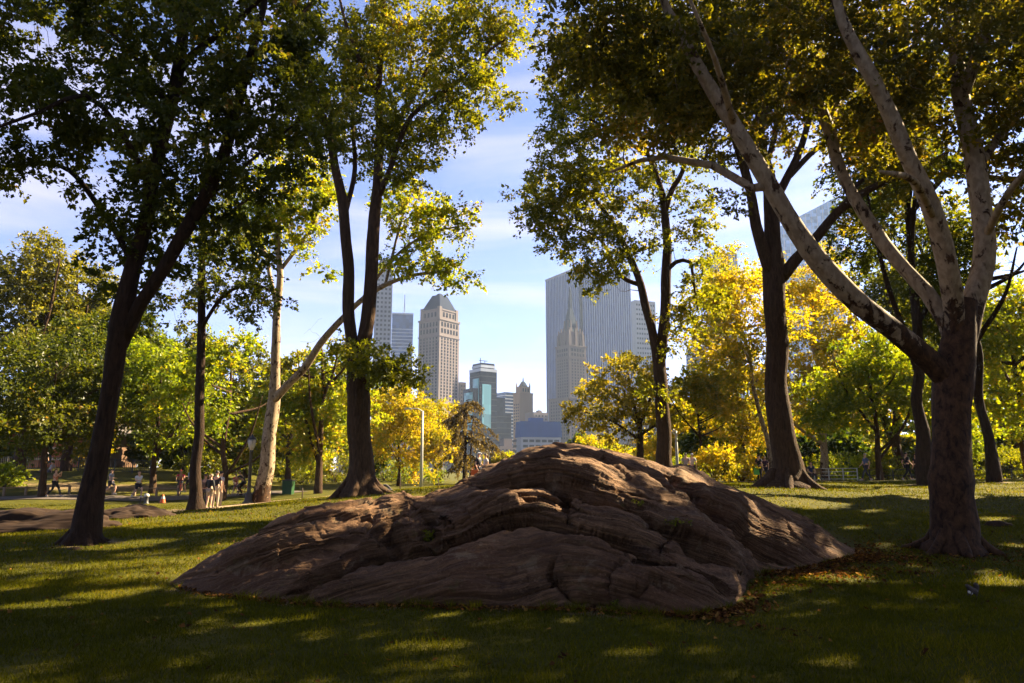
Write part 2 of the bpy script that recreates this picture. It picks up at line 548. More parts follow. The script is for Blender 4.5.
def normals(G):
    a = np.gradient(G, axis=0); b = np.gradient(G, axis=1)
    n = np.cross(a, b)
    n /= np.linalg.norm(n, axis=2)[..., None] + 1e-9
    return n
NR = normals(G)
front = np.ones((NC, NF + NBK)); front[:, NF:] = 0.0
fr_soft = np.ones(NF + NBK); fr_soft[NF:] = np.exp(-(np.arange(NBK) / 12.0) ** 2)
D = np.zeros((NC, NF + NBK))
def seam(pts, depth, w, lip=0.35):
    """a crack or ledge of the rock along a line: groove with an overhanging upper lip"""
    global D
    pts = np.asarray(pts, float)
    jx = 5.0 * vnoise(UPX / 30, UPY / 30, 2.2) + 2.0 * vnoise(UPX / 9, UPY / 9, 5.2)
    jy = 4.0 * vnoise(UPX / 26, UPY / 26, 7.2) + 1.5 * vnoise(UPX / 8, UPY / 8, 9.2)
    x, y = UPX + jx, UPY + jy
    best = np.full(x.shape, 1e9); sg = np.zeros(x.shape); tt = np.zeros(x.shape)
    n = len(pts) - 1
    for i in range(n):
        a, b = pts[i], pts[i + 1]
        ab = b - a; l2 = ab @ ab
        t = np.clip(((x - a[0]) * ab[0] + (y - a[1]) * ab[1]) / l2, 0, 1)
        dx, dy = x - a[0] - t * ab[0], y - a[1] - t * ab[1]
        d = np.hypot(dx, dy)
        s = np.sign(ab[0] * dy - ab[1] * dx)   # + below the line for left-to-right lines
        m = d < best
        best = np.where(m, d, best); sg = np.where(m, s, sg); tt = np.where(m, (i + t) / n, tt)
    taper = np.clip(np.minimum(tt, 1 - tt) * 8, 0.15, 1)
    if isinstance(depth, tuple): depth = np.interp(tt, np.linspace(0, 1, len(depth)), depth)
    sd = best * sg
    g = np.where(sd < 0, np.exp(-(best / (0.40 * w)) ** 2), np.exp(-(best / (1.05 * w)) ** 2))
    D = D - 1.3 * taper * depth * g * fr_soft
    D = D + taper * depth * lip * np.exp(-((sd + 2.0 * w) / (1.6 * w)) ** 2) * fr_soft
def lump(px, py, rx, ry, a, rot=0.0):
    global D
    c, s = math.cos(rad(rot)), math.sin(rad(rot))
    dx, dy = UPX - px, UPY - py
    u, v = dx * c + dy * s, -dx * s + dy * c
    D = D + a * np.exp(-((u / rx) ** 2 + (v / ry) ** 2) ** 1.5) * fr_soft
lump(450, 578, 120, 30, 0.20, -6)
lump(672, 594, 56, 22, 0.30, 6)
lump(255, 562, 70, 18, 0.14, -22)
lump(402, 507, 22, 9, 0.12)
lump(412, 534, 18, 8, 0.10)
lump(300, 535, 60, 14, 0.16, -20)
lump(470, 512, 70, 14, 0.10, -8)
lump(600, 478, 80, 16, 0.20, 18)
lump(570, 555, 60, 24, 0.14, 14)
lump(620, 530, 50, 14, 0.14, 24)
lump(770, 520, 60, 15, 0.16, 26)
lump(700, 545, 40, 12, 0.12, 34)
lump(340, 585, 40, 16, 0.10)
seam([(474, 486), (500, 482), (522, 481), (545, 478), (557, 489), (590, 500), (625, 512), (660, 530), (690, 543), (715, 560), (740, 572)], 0.30, 5, 0.45)
seam([(352, 556), (372, 551), (400, 550), (430, 550), (462, 539), (500, 524), (535, 521), (565, 528), (600, 541), (640, 560), (668, 576)], (0.20, 0.42, 0.34, 0.22, 0.14, 0.10), 6.5, 0.3)
seam([(408, 512), (392, 518), (383, 529), (394, 541), (412, 549)], (.06, .26, .3, .3), 7, 0.15)
seam([(418, 512), (436, 520), (430, 530), (440, 545)], 0.16, 6, 0.2)
seam([(652, 470), (688, 489), (702, 505), (735, 525), (762, 546), (806, 563)], (0.12, 0.34, 0.34, 0.3, 0.26), 6, 0.4)
seam([(616, 572), (611, 590), (617, 615)], 0.30, 4)
seam([(617, 574), (648, 568), (690, 574), (738, 600)], 0.16, 4, 0.3)
seam([(567, 498), (563, 512), (573, 524)], 0.18, 4)
seam([(678, 533), (668, 545), (660, 558)], 0.18, 4)
seam([(286, 602), (318, 577), (350, 561), (376, 549)], 0.24, 7, 0.3)
seam([(430, 511), (480, 505), (520, 502), (566, 500)], 0.07, 4, 0.5)
seam([(560, 566), (553, 580), (572, 596), (612, 606)], 0.10, 5)
seam([(240, 552), (300, 533), (345, 520), (380, 514)], 0.07, 4, 0.5)
seam([(220, 578), (270, 565), (330, 548), (372, 538)], 0.09, 5, 0.5)
seam([(545, 462), (600, 466), (650, 482), (700, 512), (745, 548)], 0.07, 4, 0.5)
seam([(580, 606), (630, 600), (680, 602), (730, 608)], 0.08, 4, 0.5)
seam([(690, 477), (740, 500), (790, 530), (835, 552)], 0.06, 4, 0.5)
# foliation: thin layers arched over the crest
foot = np.clip((G[..., 2] - (ground(G[..., 0], G[..., 1]) - 0.1)) / 0.25, 0.2, 1)
tipf = np.clip(endf * 2.0, 0.1, 1)[:, None]
G = G + NR * (D * tipf * foot)[..., None]
NR = normals(G)
Xr, Yr, Zr = G[..., 0], G[..., 1], G[..., 2]
xc = Xr - 0.6
S = Zr + 0.30 * (np.sqrt(xc ** 2 + 0.5)) + 0.10 * Yr + np.where(xc < 0, 0.02, 0.10) * xc
S = S + 0.09 * fbm(Xr * 0.7, Yr * 0.7, Zr * 0.7, 3)
def ledges(f, amp, seed, sharp=0.45):
    t = S * f + 0.5 * vnoise(Xr * 0.9, Yr * 0.9, seed)
    k = np.floor(t); fr = t - k
    h = vnoise(k * 7.31 + seed, Xr * 0.55 + k * 3.1, Yr * 0.55) * 0.5 + 0.5
    e = np.where(fr < 0.86, (fr / 0.86) ** sharp, (1 - fr) / 0.14)
    return amp * h * (e - 0.6)
patch = 0.35 + 0.65 * np.clip(0.5 + 0.9 * fbm(Xr * 0.5 + 3, Yr * 0.5, Zr * 0.8, 3), 0, 1)
det = ledges(2.6, 0.085, 1.7) + ledges(7.5, 0.036, 4.1) + ledges(19, 0.022, 9.3) + ledges(43, 0.013, 13.3)
def cracks(f, depth, seed, frac_, wid):
    t = S * f + 0.6 * vnoise(Xr * 0.8, Yr * 0.8, seed)
    k = np.round(t); e = np.abs(t - k)
    on_ = np.clip((vnoise(k * 5.7 + seed, Xr * 0.45 + k * 1.7, Yr * .45) - frac_) * 4, 0, 1)
    return -depth * on_ * np.exp(-(e / wid) ** 2)
det = det + cracks(4.2, .13, 21.5, .10, .06) + cracks(9.5, .05, 33.5, 0.12, .11) + cracks(17, .03, 41.5, .1, .16)
bx = np.floor(Xr * 1.15 + Yr * 0.5 + 0.35 * vnoise(Xr * .8, Yr * .8, Zr) + 0.45 * np.floor(S * 2.6))
blk = _h(bx, np.floor(S * 2.6 + .35 * vnoise(Xr * .9, Yr * .9, 1.7)), bx * 0) - .5
bx2 = np.floor(Xr * 2.7 + Yr * 1.4 + 0.4 * vnoise(Xr * 1.6, Yr * 1.6, Zr) + 0.37 * np.floor(S * 7.5))
blk2 = _h(bx2, np.floor(S * 7.5 + .5 * vnoise(Xr * .9, Yr * .9, 4.1)), bx2 * 0 + 3) - .5
det = det + 0.085 * blk + 0.045 * blk2
det = det * patch
det = det + 0.09 * fbm(Xr * 0.8, Yr * 0.8, Zr * 1.2, 3) + 0.022 * fbm(Xr * 5, Yr * 5, Zr * 8, 4)
G2 = G + NR * (det * tipf * foot)[..., None]
ii = np.arange(NC - 1)[:, None] * (NF + NBK); jj = np.arange(NF + NBK - 1)[None, :]
RQ = np.stack([ii + jj, ii + NF + NBK + jj, ii + NF + NBK + jj + 1, ii + jj + 1], -1).reshape(-1, 4)

def rockmat():
    m, nt = newmat('schist')
    t = N(nt, 'ShaderNodeTexCoord').outputs['Object']
    a = N(nt, 'ShaderNodeAttribute', attribute_name='strata').outputs['Fac']
    sep = N(nt, 'ShaderNodeSeparateXYZ'); nt.links.new(t, sep.inputs[0])
    cmb = N(nt, 'ShaderNodeCombineXYZ')
    nt.links.new(math_(nt, 'MULTIPLY', a, 26.0), cmb.inputs[0])
    nt.links.new(math_(nt, 'MULTIPLY', sep.outputs['X'], 1.3), cmb.inputs[1])
    nt.links.new(math_(nt, 'MULTIPLY', sep.outputs['Y'], 1.3), cmb.inputs[2])
    st = noise(nt, cmb.outputs[0], 1.0, 6, 0.65, 0.3)
    big = noise(nt, t, 0.9, 4, 0.6, 0.3)
    fine = noise(nt, t, 24.0, 5, 0.7)
    vo = noise(nt, t, 5.0, 4, 0.6)
    c = ramp(nt, st, [(0.30, (0.022, 0.011, 0.005)), (0.5, (0.104, 0.056, 0.027)), (0.72, (0.275, 0.158, 0.080))])
    c = mixc(nt, ramp(nt, big, [(0.35, (0.7, 0.7, 0.7)), (0.62, (0, 0, 0))]), c, (0.090, 0.043, 0.020))
    c = mixc(nt, ramp(nt, fine, [(0.55, (0, 0, 0)), (0.75, (0.55, 0.55, 0.55))]), c, (0.30, 0.175, 0.095))
    c = mixc(nt, ramp(nt, vo, [(0.62, (0, 0, 0)), (0.72, (0.5, 0.5, 0.5))]), c, (0.085, 0.075, 0.020))
    li = noise(nt, t, 2.3, 5, 0.7, 0.5)
    c = mixc(nt, ramp(nt, li, [(0.60, (0, 0, 0)), (0.66, (0.45, 0.45, 0.45))]), c, (0.22, 0.165, 0.10))
    lj = noise(nt, mapping(nt, t, (1.0, 1.0, 2.5)), 1.4, 6, 0.7, 0.8)
    c = mixc(nt, ramp(nt, lj, [(0.56, (0, 0, 0)), (0.70, (0.75, 0.75, 0.75))]), c, (0.040, 0.020, 0.012))
    h = math_(nt, 'ADD', math_(nt, 'MULTIPLY', st, 1.2), math_(nt, 'MULTIPLY', fine, 0.45))
    out(nt, pbsdf(nt, c, 0.86, 0.2, 0, h, 1.0, 0.07))
    return m
M_['rock'] = rockmat()
M_['rock_dark'] = plain('dark_schist', (.026, .015, .009), .9, .5, 5, .15)  # mottled tone, much darker than the outcrop
rme = mesh('rock_outcrop', G2.reshape(-1, 3), [RQ], {'strata': S.ravel()}, True, (M_['rock'],))
tag(link('rock_outcrop', rme), 'big layered brown bedrock outcrop rising from the lawn in the middle', 'rock')
RPX, RPY = project(G2)
def on_rock(px, py):
    d = (RPX[:, :NF] - px) ** 2 + (RPY[:, :NF] - py) ** 2
    i, j = np.unravel_index(np.argmin(d), d.shape)
    return G2[i, j]

def small_rock(name, label, px, y, w, l, h, seed, sink=0.12, rz=0.0, m=60):
    """low lump of the same bedrock"""
    a = np.linspace(0, 2 * np.pi, 2 * m, endpoint=False)[:, None]; b = np.linspace(0, np.pi * 0.62, m)[None, :]
    x = np.cos(a) * np.sin(b); yy = np.sin(a) * np.sin(b); z = np.cos(b) * np.ones_like(a)
    k = 1 + 0.22 * fbm(x * 1.3 + seed, yy * 1.3, z * 1.3, 4)
    q = z * 5 + x * 0.9 + vnoise(x * 2 + seed, yy * 2, z)
    k = k + 0.05 * (q * h * 1.5 - np.floor(q * h * 1.5))
    V = np.stack([x * k * w / 2, yy * k * l / 2, z * k * h], -1)
    c, s = math.cos(rz), math.sin(rz)
    V = np.stack([V[..., 0] * c - V[..., 1] * s, V[..., 0] * s + V[..., 1] * c, V[..., 2]], -1)
    n = m
    i = np.arange(2 * m)[:, None]; j = np.arange(m - 1)[None, :]
    Q = np.stack([i * n + j, i * n + j + 1, ((i + 1) % (2 * m)) * n + j + 1, ((i + 1) % (2 * m)) * n + j], -1).reshape(-1, 4)
    p = on(px, y)
    gl = ground(V[..., 0] + p[0], V[..., 1] + p[1]) - p[2]
    V[..., 2] += gl - sink
    me = mesh(name, V.reshape(-1, 3), [Q], {'strata': q.ravel() * 0.25}, True, (M_['rock_dark'],))
    return tag(link(name, me, None, p), label, 'rock')
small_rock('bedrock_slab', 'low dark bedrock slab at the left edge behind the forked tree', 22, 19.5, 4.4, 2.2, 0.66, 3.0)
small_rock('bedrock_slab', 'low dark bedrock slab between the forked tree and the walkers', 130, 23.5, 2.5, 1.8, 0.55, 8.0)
small_rock('boulder', 'small flat grey stone in the lawn right of the sycamore trunk', 997, 18.0, 0.62, 0.5, 0.12, 5.0, 0.02, 0.2, 20)
small_rock('boulder', 'small stone in the grass at the foot of the forked tree', 75, 14.4, 0.36, 0.25, 0.10, 6.0, 0.02, 0.2, 20)
# ------------------------------------------------------------------ trees
def gpix(px, py):
    """ground point seen at a photo position"""
    for y in np.arange(4, 75, 0.25):
        p = at(px, py, y)
        if p[2] < gz(p[0], p[1]): return p
    return on(px, 70)
# sunlit openings in the canopy: leaves on the way from these places to the sun are missing
GAPS = []
for px, py, r in [(60, 603, .30), (95, 598, .32), (25, 608, .3), (140, 590, .16), (155, 562, .22), (225, 547, .3), (185, 575, .3), (35, 583, .2), (10, 590, .2),
                  (190, 613, .14), (250, 628, .14), (315, 635, .16), (365, 628, .16), (435, 653, .16), (395, 648, .12), (560, 628, .12), (300, 620, .1),
                  (1000, 582, .42), (985, 575, .25), (906, 646, .17), (785, 603, .16), (806, 586, .18), (866, 588, .17), (852, 633, .10), (1020, 640, .15),
                  (690, 660, .10), (620, 650, .08), (770, 575, .2), (740, 600, .14), (880, 560, .3), (850, 530, .3), (870, 512, .4), (990, 520, .4), (1010, 545, .3)]:
    GAPS.append((gpix(px, py), r))
for px, py, r in [(740, 491, 2.2), (800, 492, 2.2), (850, 491, 2.2), (900, 490, 2.0), (700, 489, 1.8), (760, 490, 1.6), (830, 493, 1.5), (720, 500, 1.0), (780, 503, 1.0), (700, 494, .8), (880, 489, 1.2), (820, 506, .8), (930, 498, .7),
                  (20, 505, 2.0), (70, 505, 2.0), (40, 510, 1.2), (130, 506, 1.0), (160, 505, 1.6), (20, 503, 2.0), (240, 506, 1.2), (330, 496, 1.2), (400, 492, 1.2), (440, 488, 1.2), (300, 503, .7),
                  (360, 510, .4), (260, 520, .6), (170, 527, .6), (210, 532, .4), (110, 550, .5), (140, 545, .4)]:
    GAPS.append((gpix(px, py), r))
for px, py, r in [(563, 464, .28), (580, 470, .2), (668, 482, .28), (715, 492, .34), (745, 505, .3), (640, 470, .22), (800, 540, .2), (825, 544, .2), (783, 535, .16),
                  (672, 500, .2), (600, 455, .3), (540, 456, .3), (575, 482, .3), (610, 470, .3), (625, 490, .2), (700, 492, .35), (735, 503, .35), (760, 515, .3), (790, 530, .3), (650, 478, .25), (590, 500, .14), (560, 506, .12), (215, 560, .14), (385, 505, .15), (690, 478, .3)]:
    GAPS.append((on_rock(px, py), r))
for px, py, y, r in [(104, 520, 15, .16), (106, 490, 15, .16), (109, 460, 15, .16), (112, 430, 15, .16), (116, 400, 15, .14), (123, 370, 15, .14), (373, 470, 29.6, .25), (373, 430, 29.6, .25), (378, 330, 29.6, .2), (378, 270, 29.6, .2), (670, 440, 37.8, .3), (671, 300, 37.8, .3), (797, 460, 27.5, .3), (793, 420, 27.5, .3), (790, 380, 27.5, .3), (268, 480, 37.6, .5), (272, 440, 37.6, .5), (278, 380, 37.6, .5), (282, 330, 37.6, .5),
                     (850, 290, 14.1, .3), (800, 235, 14, .25), (760, 165, 13.8, .2), (905, 150, 13.4, .25), (985, 200, 14.6, .2)]:
    GAPS.append((at(px, py, y), r))
GP = np.array([g[0] for g in GAPS]); GR = np.array([g[1] for g in GAPS])

def gap_mask(c):
    keep = np.ones(len(c), bool)
    for p, r in zip(GP, GR):
        d = c - p
        t = d @ SUN
        e = d - t[:, None] * SUN
        keep &= ~((t > 0.5) & ((e ** 2).sum(1) < r * r))
    return keep

def unit(v): return v / (np.linalg.norm(v, axis=-1)[..., None] + 1e-9)

def leaves(centres, outd, n_per, rad_c, llen, var_c, rng, flat=0.6, droop=0.35, wl=0.72, K=7):
    """kite-shaped leaves along short twigs around every cluster centre"""
    m = len(centres)
    td = rng.normal(size=(m, K, 3)); td[..., 2] = td[..., 2] * flat + 0.1
    td = unit(td + 0.5 * outd[:, None, :])
    tl = rad_c[:, None] * rng.uniform(0.55, 1.15, (m, K))
    k = rng.integers(0, K, (m, n_per))
    u = rng.uniform(0.05, 1, (m, n_per)) ** 0.65
    mi = np.arange(m)[:, None]
    d = td[mi, k]
    p = centres[:, None] + d * (tl[mi, k] * u)[..., None]
    p = p + rng.normal(size=p.shape) * (0.075 * rad_c[:, None, None])
    p[..., 2] -= 0.12 * rad_c[:, None] * u ** 2
    ax = unit(d + rng.normal(size=p.shape) * 0.75 + np.array([0, 0, -droop]))
    nr = rng.normal(size=p.shape) * 0.75 + np.array([0, 0, 0.8])
    b = unit(np.cross(ax, nr)); nn = np.cross(b, ax)
    ln = llen * rng.uniform(0.5, 1.4, (m, n_per))[..., None]
    var = np.clip(var_c[:, None] + rng.normal(size=(m, n_per)) * 0.16, 0, 1)
    p = p.reshape(-1, 3); ax = ax.reshape(-1, 3); b = b.reshape(-1, 3); nn = nn.reshape(-1, 3); ln = ln.reshape(-1, 1); var = var.ravel()
    keep = gap_mask(p)
    p, ax, b, nn, ln, var = p[keep], ax[keep], b[keep], nn[keep], ln[keep], var[keep]
    w = ln * wl * 0.5
    sp_ = p + ax * ln * 0.42
    V = np.stack([p, sp_ + b * w + nn * ln * 0.12, p + ax * ln - nn * ln * 0.08, sp_ - b * w + nn * ln * 0.12], 1).reshape(-1, 3)
    i = np.arange(len(p))[:, None] * 4
    T = np.concatenate([i + [0, 2, 1], i + [0, 3, 2]], 0)
    return V, T, np.repeat(var, 4)

def tree(label, limbs, blobs, lm, bm, leaf=0.12, n_per=110, cr=0.6, group=None, seed=0, name='tree', cat='tree', trunk_n=1,
         split=False, limb_mat=None, rough=0.07, base=None, var0=0.42, flat=0.6, sides=14, twig_r=1.0, droop=0.35, bare=0.0, roots=0):
    """limbs: list of (points, radii) in world space, the first is the trunk; blobs: (centre, radii, clusters)"""
    rng = np.random.default_rng(seed + 100)
    base = np.array(limbs[0][0][0]) if base is None else np.asarray(base)
    base = np.array([base[0], base[1], gz(base[0], base[1])])
    root = thing(name, label, cat, base, 0, group)
    tr = MB(); parts = []
    nodes = []; nrad = []; nown = []
    for k, (pts, rr) in enumerate(limbs):
        p, r = resample(pts, rr, 0.35)
        # gnarl
        wob = np.stack([vnoise(p[:, 2] * 0.6 + seed, p[:, 0] * .3, k * 3.1 + q) for q in (0.0, 5.0, 9.0)], 1)
        ramp_ = np.minimum(np.arange(len(p)) / 4.0, 1)[:, None]
        if k == 0: ramp_ = ramp_ * np.minimum(np.arange(len(p))[::-1] / 4.0, 1)[:, None]
        p = p + wob * (r * 0.35)[:, None] * ramp_
        tgt = tr
        if split and k >= trunk_n:
            tgt = MB(); parts.append(tgt)
        tgt.tube(p - base, r, sides if r[0] > 0.06 else 7, rough, True, seed + k)
        st = int(len(p) * (bare if k == 0 else 0.12))
        nodes.append(p[st:]); nrad.append(r[st:]); nown.append(np.full(len(p) - st, parts.index(tgt) if tgt is not tr else -1))
    r0 = limbs[0][1][1]
    r2 = np.random.default_rng(seed + 7)
    for k in range(roots):
        an = 6.283 * (k + r2.uniform(-.35, .35)) / roots; d = np.array([math.cos(an), math.sin(an), 0.0]); ln = r0 * r2.uniform(.35, .9)
        P = np.array([d * r0 * .55 + [0, 0, r0 * .75], d * r0 * .78 + [0, 0, r0 * .30], d * (r0 + ln * .3) + [0, 0, r0 * .02], d * (r0 + ln * .7) + [0, 0, -r0 * .05], d * (r0 + ln) + [0, 0, -r0 * .2]])
        P[2:, 2] += ground(P[2:, 0] + base[0], P[2:, 1] + base[1]) - base[2]
        q, rr = resample(P, r0 * r2.uniform(.7, 1.1) * np.array([.10, .20, .17, .11, .06]), .06)
        tr.tube(q, rr, 9, .12, True, seed + 50 + k)
    nodes = np.vstack(nodes); nrad = np.concatenate(nrad)
    cs, od, vc = [], [], []
    for (c, rd, n) in blobs:
        q = unit(rng.normal(size=(n, 3))) * (rng.uniform(0.12, 1, n) ** 0.45)[:, None]
        cs.append(np.asarray(c) + q * np.asarray(rd)); od.append(q)
        vc.append(np.full(n, rng.normal() * 0.06))
    cs = np.vstack(cs); od = np.vstack(od); vc = np.concatenate(vc)
    lowcut = cs[:, 2] > ground(cs[:, 0], cs[:, 1]) + 0.8
    cs, od, vc = cs[lowcut], od[lowcut], vc[lowcut]
    vc = np.clip(var0 + vc + 0.12 * rng.normal(size=len(cs)), 0, 1)
    nown = np.concatenate(nown)
    N0 = len(nodes)
    buf = np.zeros((N0 + len(cs) * 4, 3)); buf[:N0] = nodes
    br = np.zeros(len(buf)); br[:N0] = nrad
    bo = np.full(len(buf), -1); bo[:N0] = nown
    n = N0
    d0_ = np.array([((buf[:N0] - c) ** 2).sum(1).min() for c in cs])
    for ci in np.argsort(d0_):
        c = cs[ci]
        dd = ((buf[:n] - c) ** 2).sum(1)
        dd = dd + np.where(buf[:n, 2] > c[2] + 0.6, 1.0, 0) * dd
        i = int(np.argmin(dd)); a = buf[i]; ln = math.sqrt(((a - c) ** 2).sum())
        if ln < 0.15: continue
        r0 = min(br[i] * 0.7, (0.012 + 0.011 * ln) * twig_r); r1 = max(0.35 * r0, 0.006)
        mid = (a + c) / 2 + rng.normal(size=3) * ln * 0.08 + np.array([0, 0, ln * 0.06])
        pts = np.array([a, (a * .6 + mid * .55 + c * .0) / 1.15, mid, (mid * .5 + c * .5) + rng.normal(size=3) * ln * 0.03, c])
        pts[1] = a * 0.5 + mid * 0.5 + rng.normal(size=3) * ln * 0.03
        rr = np.linspace(r0, r1, 5)
        (tr if bo[i] < 0 else parts[bo[i]]).tube(pts - base, rr, 5 if r0 > 0.02 else 4, 0, False)
        for q in range(1, 5):
            buf[n] = pts[q]; br[n] = rr[q]; bo[n] = bo[i]; n += 1
    tr.build('trunk', bm, root, True)
    for q in parts: q.build('limb', limb_mat or bm, root, True)
    rc = cr * rng.uniform(0.7, 1.25, len(cs))
    V, T, va = leaves(cs, od, n_per, rc, leaf, vc, rng, flat=flat, droop=droop)
    link('crown', mesh('crown', V - base, [T], {'var': va}, False, (lm,)), root)
    return root

def limb(*p):
    """(photo x, photo y, distance, width in photo pixels) -> points, radii"""
    P = np.array([at(a, b, c) for a, b, c, w in p]); r = np.array([w * mpp(c) / 2 for a, b, c, w in p])
    return P, r
def trunk(base_px, y, *p):
    """first point stands on the ground, with a root flare"""
    b = on(base_px[0], y)
    w = base_px[1] * mpp(y) / 2
    P = [b + [0, 0, -0.3], b + [0, 0, 0.05]]; r = [w * 1.12, w]
    for a in p:
        P.append(at(a[0], a[1], a[2])); r.append(a[3] * mpp(a[2]) / 2)
    return np.array(P), np.array(r)
def blob(px, py, y, rx, ry, rd, n):
    m = mpp(y)
    return at(px, py, y), (rx * m, rd, ry * m), n

# --- forked dark tree at the left
y = 15.3
tree('big dark forked tree at the left with two leaning stems and dense dark green leaves',
     [trunk((83, 40), y, (86, 532, y, 28), (91, 500, y, 23.5), (96, 476, y, 20.5), (101, 450, y, 18.5), (108, 400, y, 17.5), (117, 350, y, 19), (124, 325, y, 22),
            (134, 270, y, 16), (146, 225, y, 14), (158, 165, y, 12.5), (168, 120, y, 12), (178, 70, y, 13), (184, 30, y, 11), (190, -20, y, 10), (200, -130, y, 6)),
      limb((120, 345, y, 15), (140, 305, y - .1, 13.5), (160, 275, y - .2, 13), (185, 232, y - .3, 14), (205, 195, y - .4, 13), (222, 155, y - .5, 12), (236, 105, y - .6, 11), (246, 65, y - .6, 9), (262, 10, y - .7, 7), (275, -70, y - .7, 4)),
      limb((178, 72, y, 9), (192, 55, y - .3, 8), (218, 35, y - .8, 6), (250, 10, y - 1.2, 5), (290, -30, y - 1.6, 3)),
      limb((242, 80, y - .6, 7), (258, 55, y - .2, 6), (285, 30, y + .3, 5), (310, 5, y + .6, 3)),
      limb((152, 190, y, 8), (120, 130, y - .8, 6), (85, 95, y - 1.3, 5), (40, 112, y - 1.8, 4), (-10, 130, y - 2.2, 3)),
      limb((134, 265, y, 7), (105, 215, y + .8, 6), (70, 170, y + 1.2, 5), (30, 163, y + 1.4, 4), (-30, 180, y + 1.6, 3)),
      limb((170, 110, y, 7), (130, 50, y + .5, 5), (80, 10, y + 1, 4), (20, -30, y + 1.4, 3)),
      limb((190, -20, y, 7), (150, -80, y - 1, 5), (90, -130, y - 1.5, 3)),
      limb((200, 205, y - .3, 5), (235, 175, y + .4, 4), (275, 140, y + .8, 3), (300, 120, y + 1, 2))],
     [blob(45, 25, 15, 100, 65, 2.8, 88), blob(150, 40, 15.5, 90, 60, 2.6, 72), blob(245, 60, 15, 80, 85, 2.2, 76), blob(120, 120, 15.5, 90, 38, 2.0, 50),
      blob(30, 120, 14.5, 60, 38, 2.2, 34), blob(205, 150, 15, 70, 55, 1.8, 44), blob(285, 140, 15.5, 52, 70, 1.6, 34), blob(160, 215, 15.6, 50, 34, 1.3, 22),
      blob(35, 172, 16, 62, 13, 1.0, 13), blob(140, 268, 15.8, 40, 34, 1.0, 13), blob(235, 235, 15.2, 36, 34, 1.0, 13), blob(110, 225, 16, 30, 12, 0.7, 5), blob(300, 20, 15.5, 45, 60, 1.5, 28),
      blob(120, -110, 15.3, 240, 90, 4.0, 120), blob(-90, 60, 15, 60, 130, 2.5, 32)],
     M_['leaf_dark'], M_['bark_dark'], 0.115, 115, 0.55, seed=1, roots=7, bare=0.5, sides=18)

# --- slim tree behind it
y = 33
tree('slim straight tree right of the forked tree with walkers at its foot',
     [trunk((195, 20), y, (195, 500, y, 13), (197, 470, y, 10.5), (198, 450, y, 10), (199, 400, y, 9), (200, 340, y, 8), (201, 290, y, 7.5), (203, 230, y, 7), (206, 170, y, 6), (208, 120, y, 3)),
      limb((200, 330, y, 4), (225, 295, y - .5, 3.4), (255, 285, y - 1, 2.6), (285, 300, y - 1.2, 1.6)),
      limb((202, 260, y, 4.5), (222, 225, y, 4), (240, 205, y, 3), (268, 190, y, 2))],
     [blob(232, 268, 32.6, 42, 46, 2, 42), blob(205, 225, 33, 48, 50, 2.2, 34), blob(262, 300, 32, 24, 22, 1.2, 12), blob(180, 300, 33, 26, 26, 1.4, 12)],
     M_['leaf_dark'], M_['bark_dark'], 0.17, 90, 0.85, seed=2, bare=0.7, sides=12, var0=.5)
# --- pale sycamore
y = 38
tree('pale barked sycamore leaning right with a long low limb, left of the two stemmed tree',
     [trunk((261, 21), y, (263, 492, y, 16), (266, 460, y, 14), (270, 425, y, 12.5), (273, 400, y, 12), (274, 370, y, 9.5), (276, 330, y, 8.5), (278, 300, y, 7), (280, 270, y, 6.5), (278, 235, y, 5.5), (284, 190, y, 4), (290, 150, y, 2.5)),
      limb((272, 402, y, 9), (285, 388, y - .2, 8), (303, 370, y - .4, 7.5), (322, 344, y - .6, 7), (340, 322, y - .8, 6.5), (360, 302, y - 1, 5.5), (385, 285, y - 1.2, 4.5), (415, 275, y - 1.4, 3.5), (450, 272, y - 1.4, 2.2)),
      limb((277, 310, y, 4.5), (270, 275, y + .2, 4.5), (266, 255, y + .4, 4.2), (250, 235, y + .6, 3.4), (225, 226, y + .8, 2.4)),
      limb((279, 272, y, 4.2), (292, 255, y, 4), (306, 236, y, 3.4), (318, 215, y, 2.4)),
      limb((360, 302, y - 1, 3.6), (390, 262, y - 1, 3), (425, 235, y - 1, 2.4), (465, 225, y - 1, 1.6)),
      limb((385, 285, y - 1.2, 3), (400, 225, y - 1.4, 2.4), (410, 195, y - 1.4, 1.6))],
     [blob(285, 190, 38, 50, 54, 2.4, 70), blob(250, 215, 38.4, 36, 34, 1.8, 34), blob(315, 190, 38, 28, 46, 1.6, 30), blob(290, 240, 38.5, 34, 22, 1.4, 12), blob(410, 215, 36.6, 36, 30, 1.6, 30), blob(445, 222, 36.6, 38, 24, 1.4, 26), blob(420, 262, 36.4, 42, 20, 1.4, 24), blob(385, 190, 37, 22, 18, 1, 9),
      blob(455, 278, 36.6, 22, 14, 1.0, 9), blob(320, 262, 38, 16, 14, .8, 4)],
     M_['leaf_lime'], M_['plane_bark_pale'], 0.18, 95, 0.85, seed=3, bare=0.62, sides=12, var0=.45)
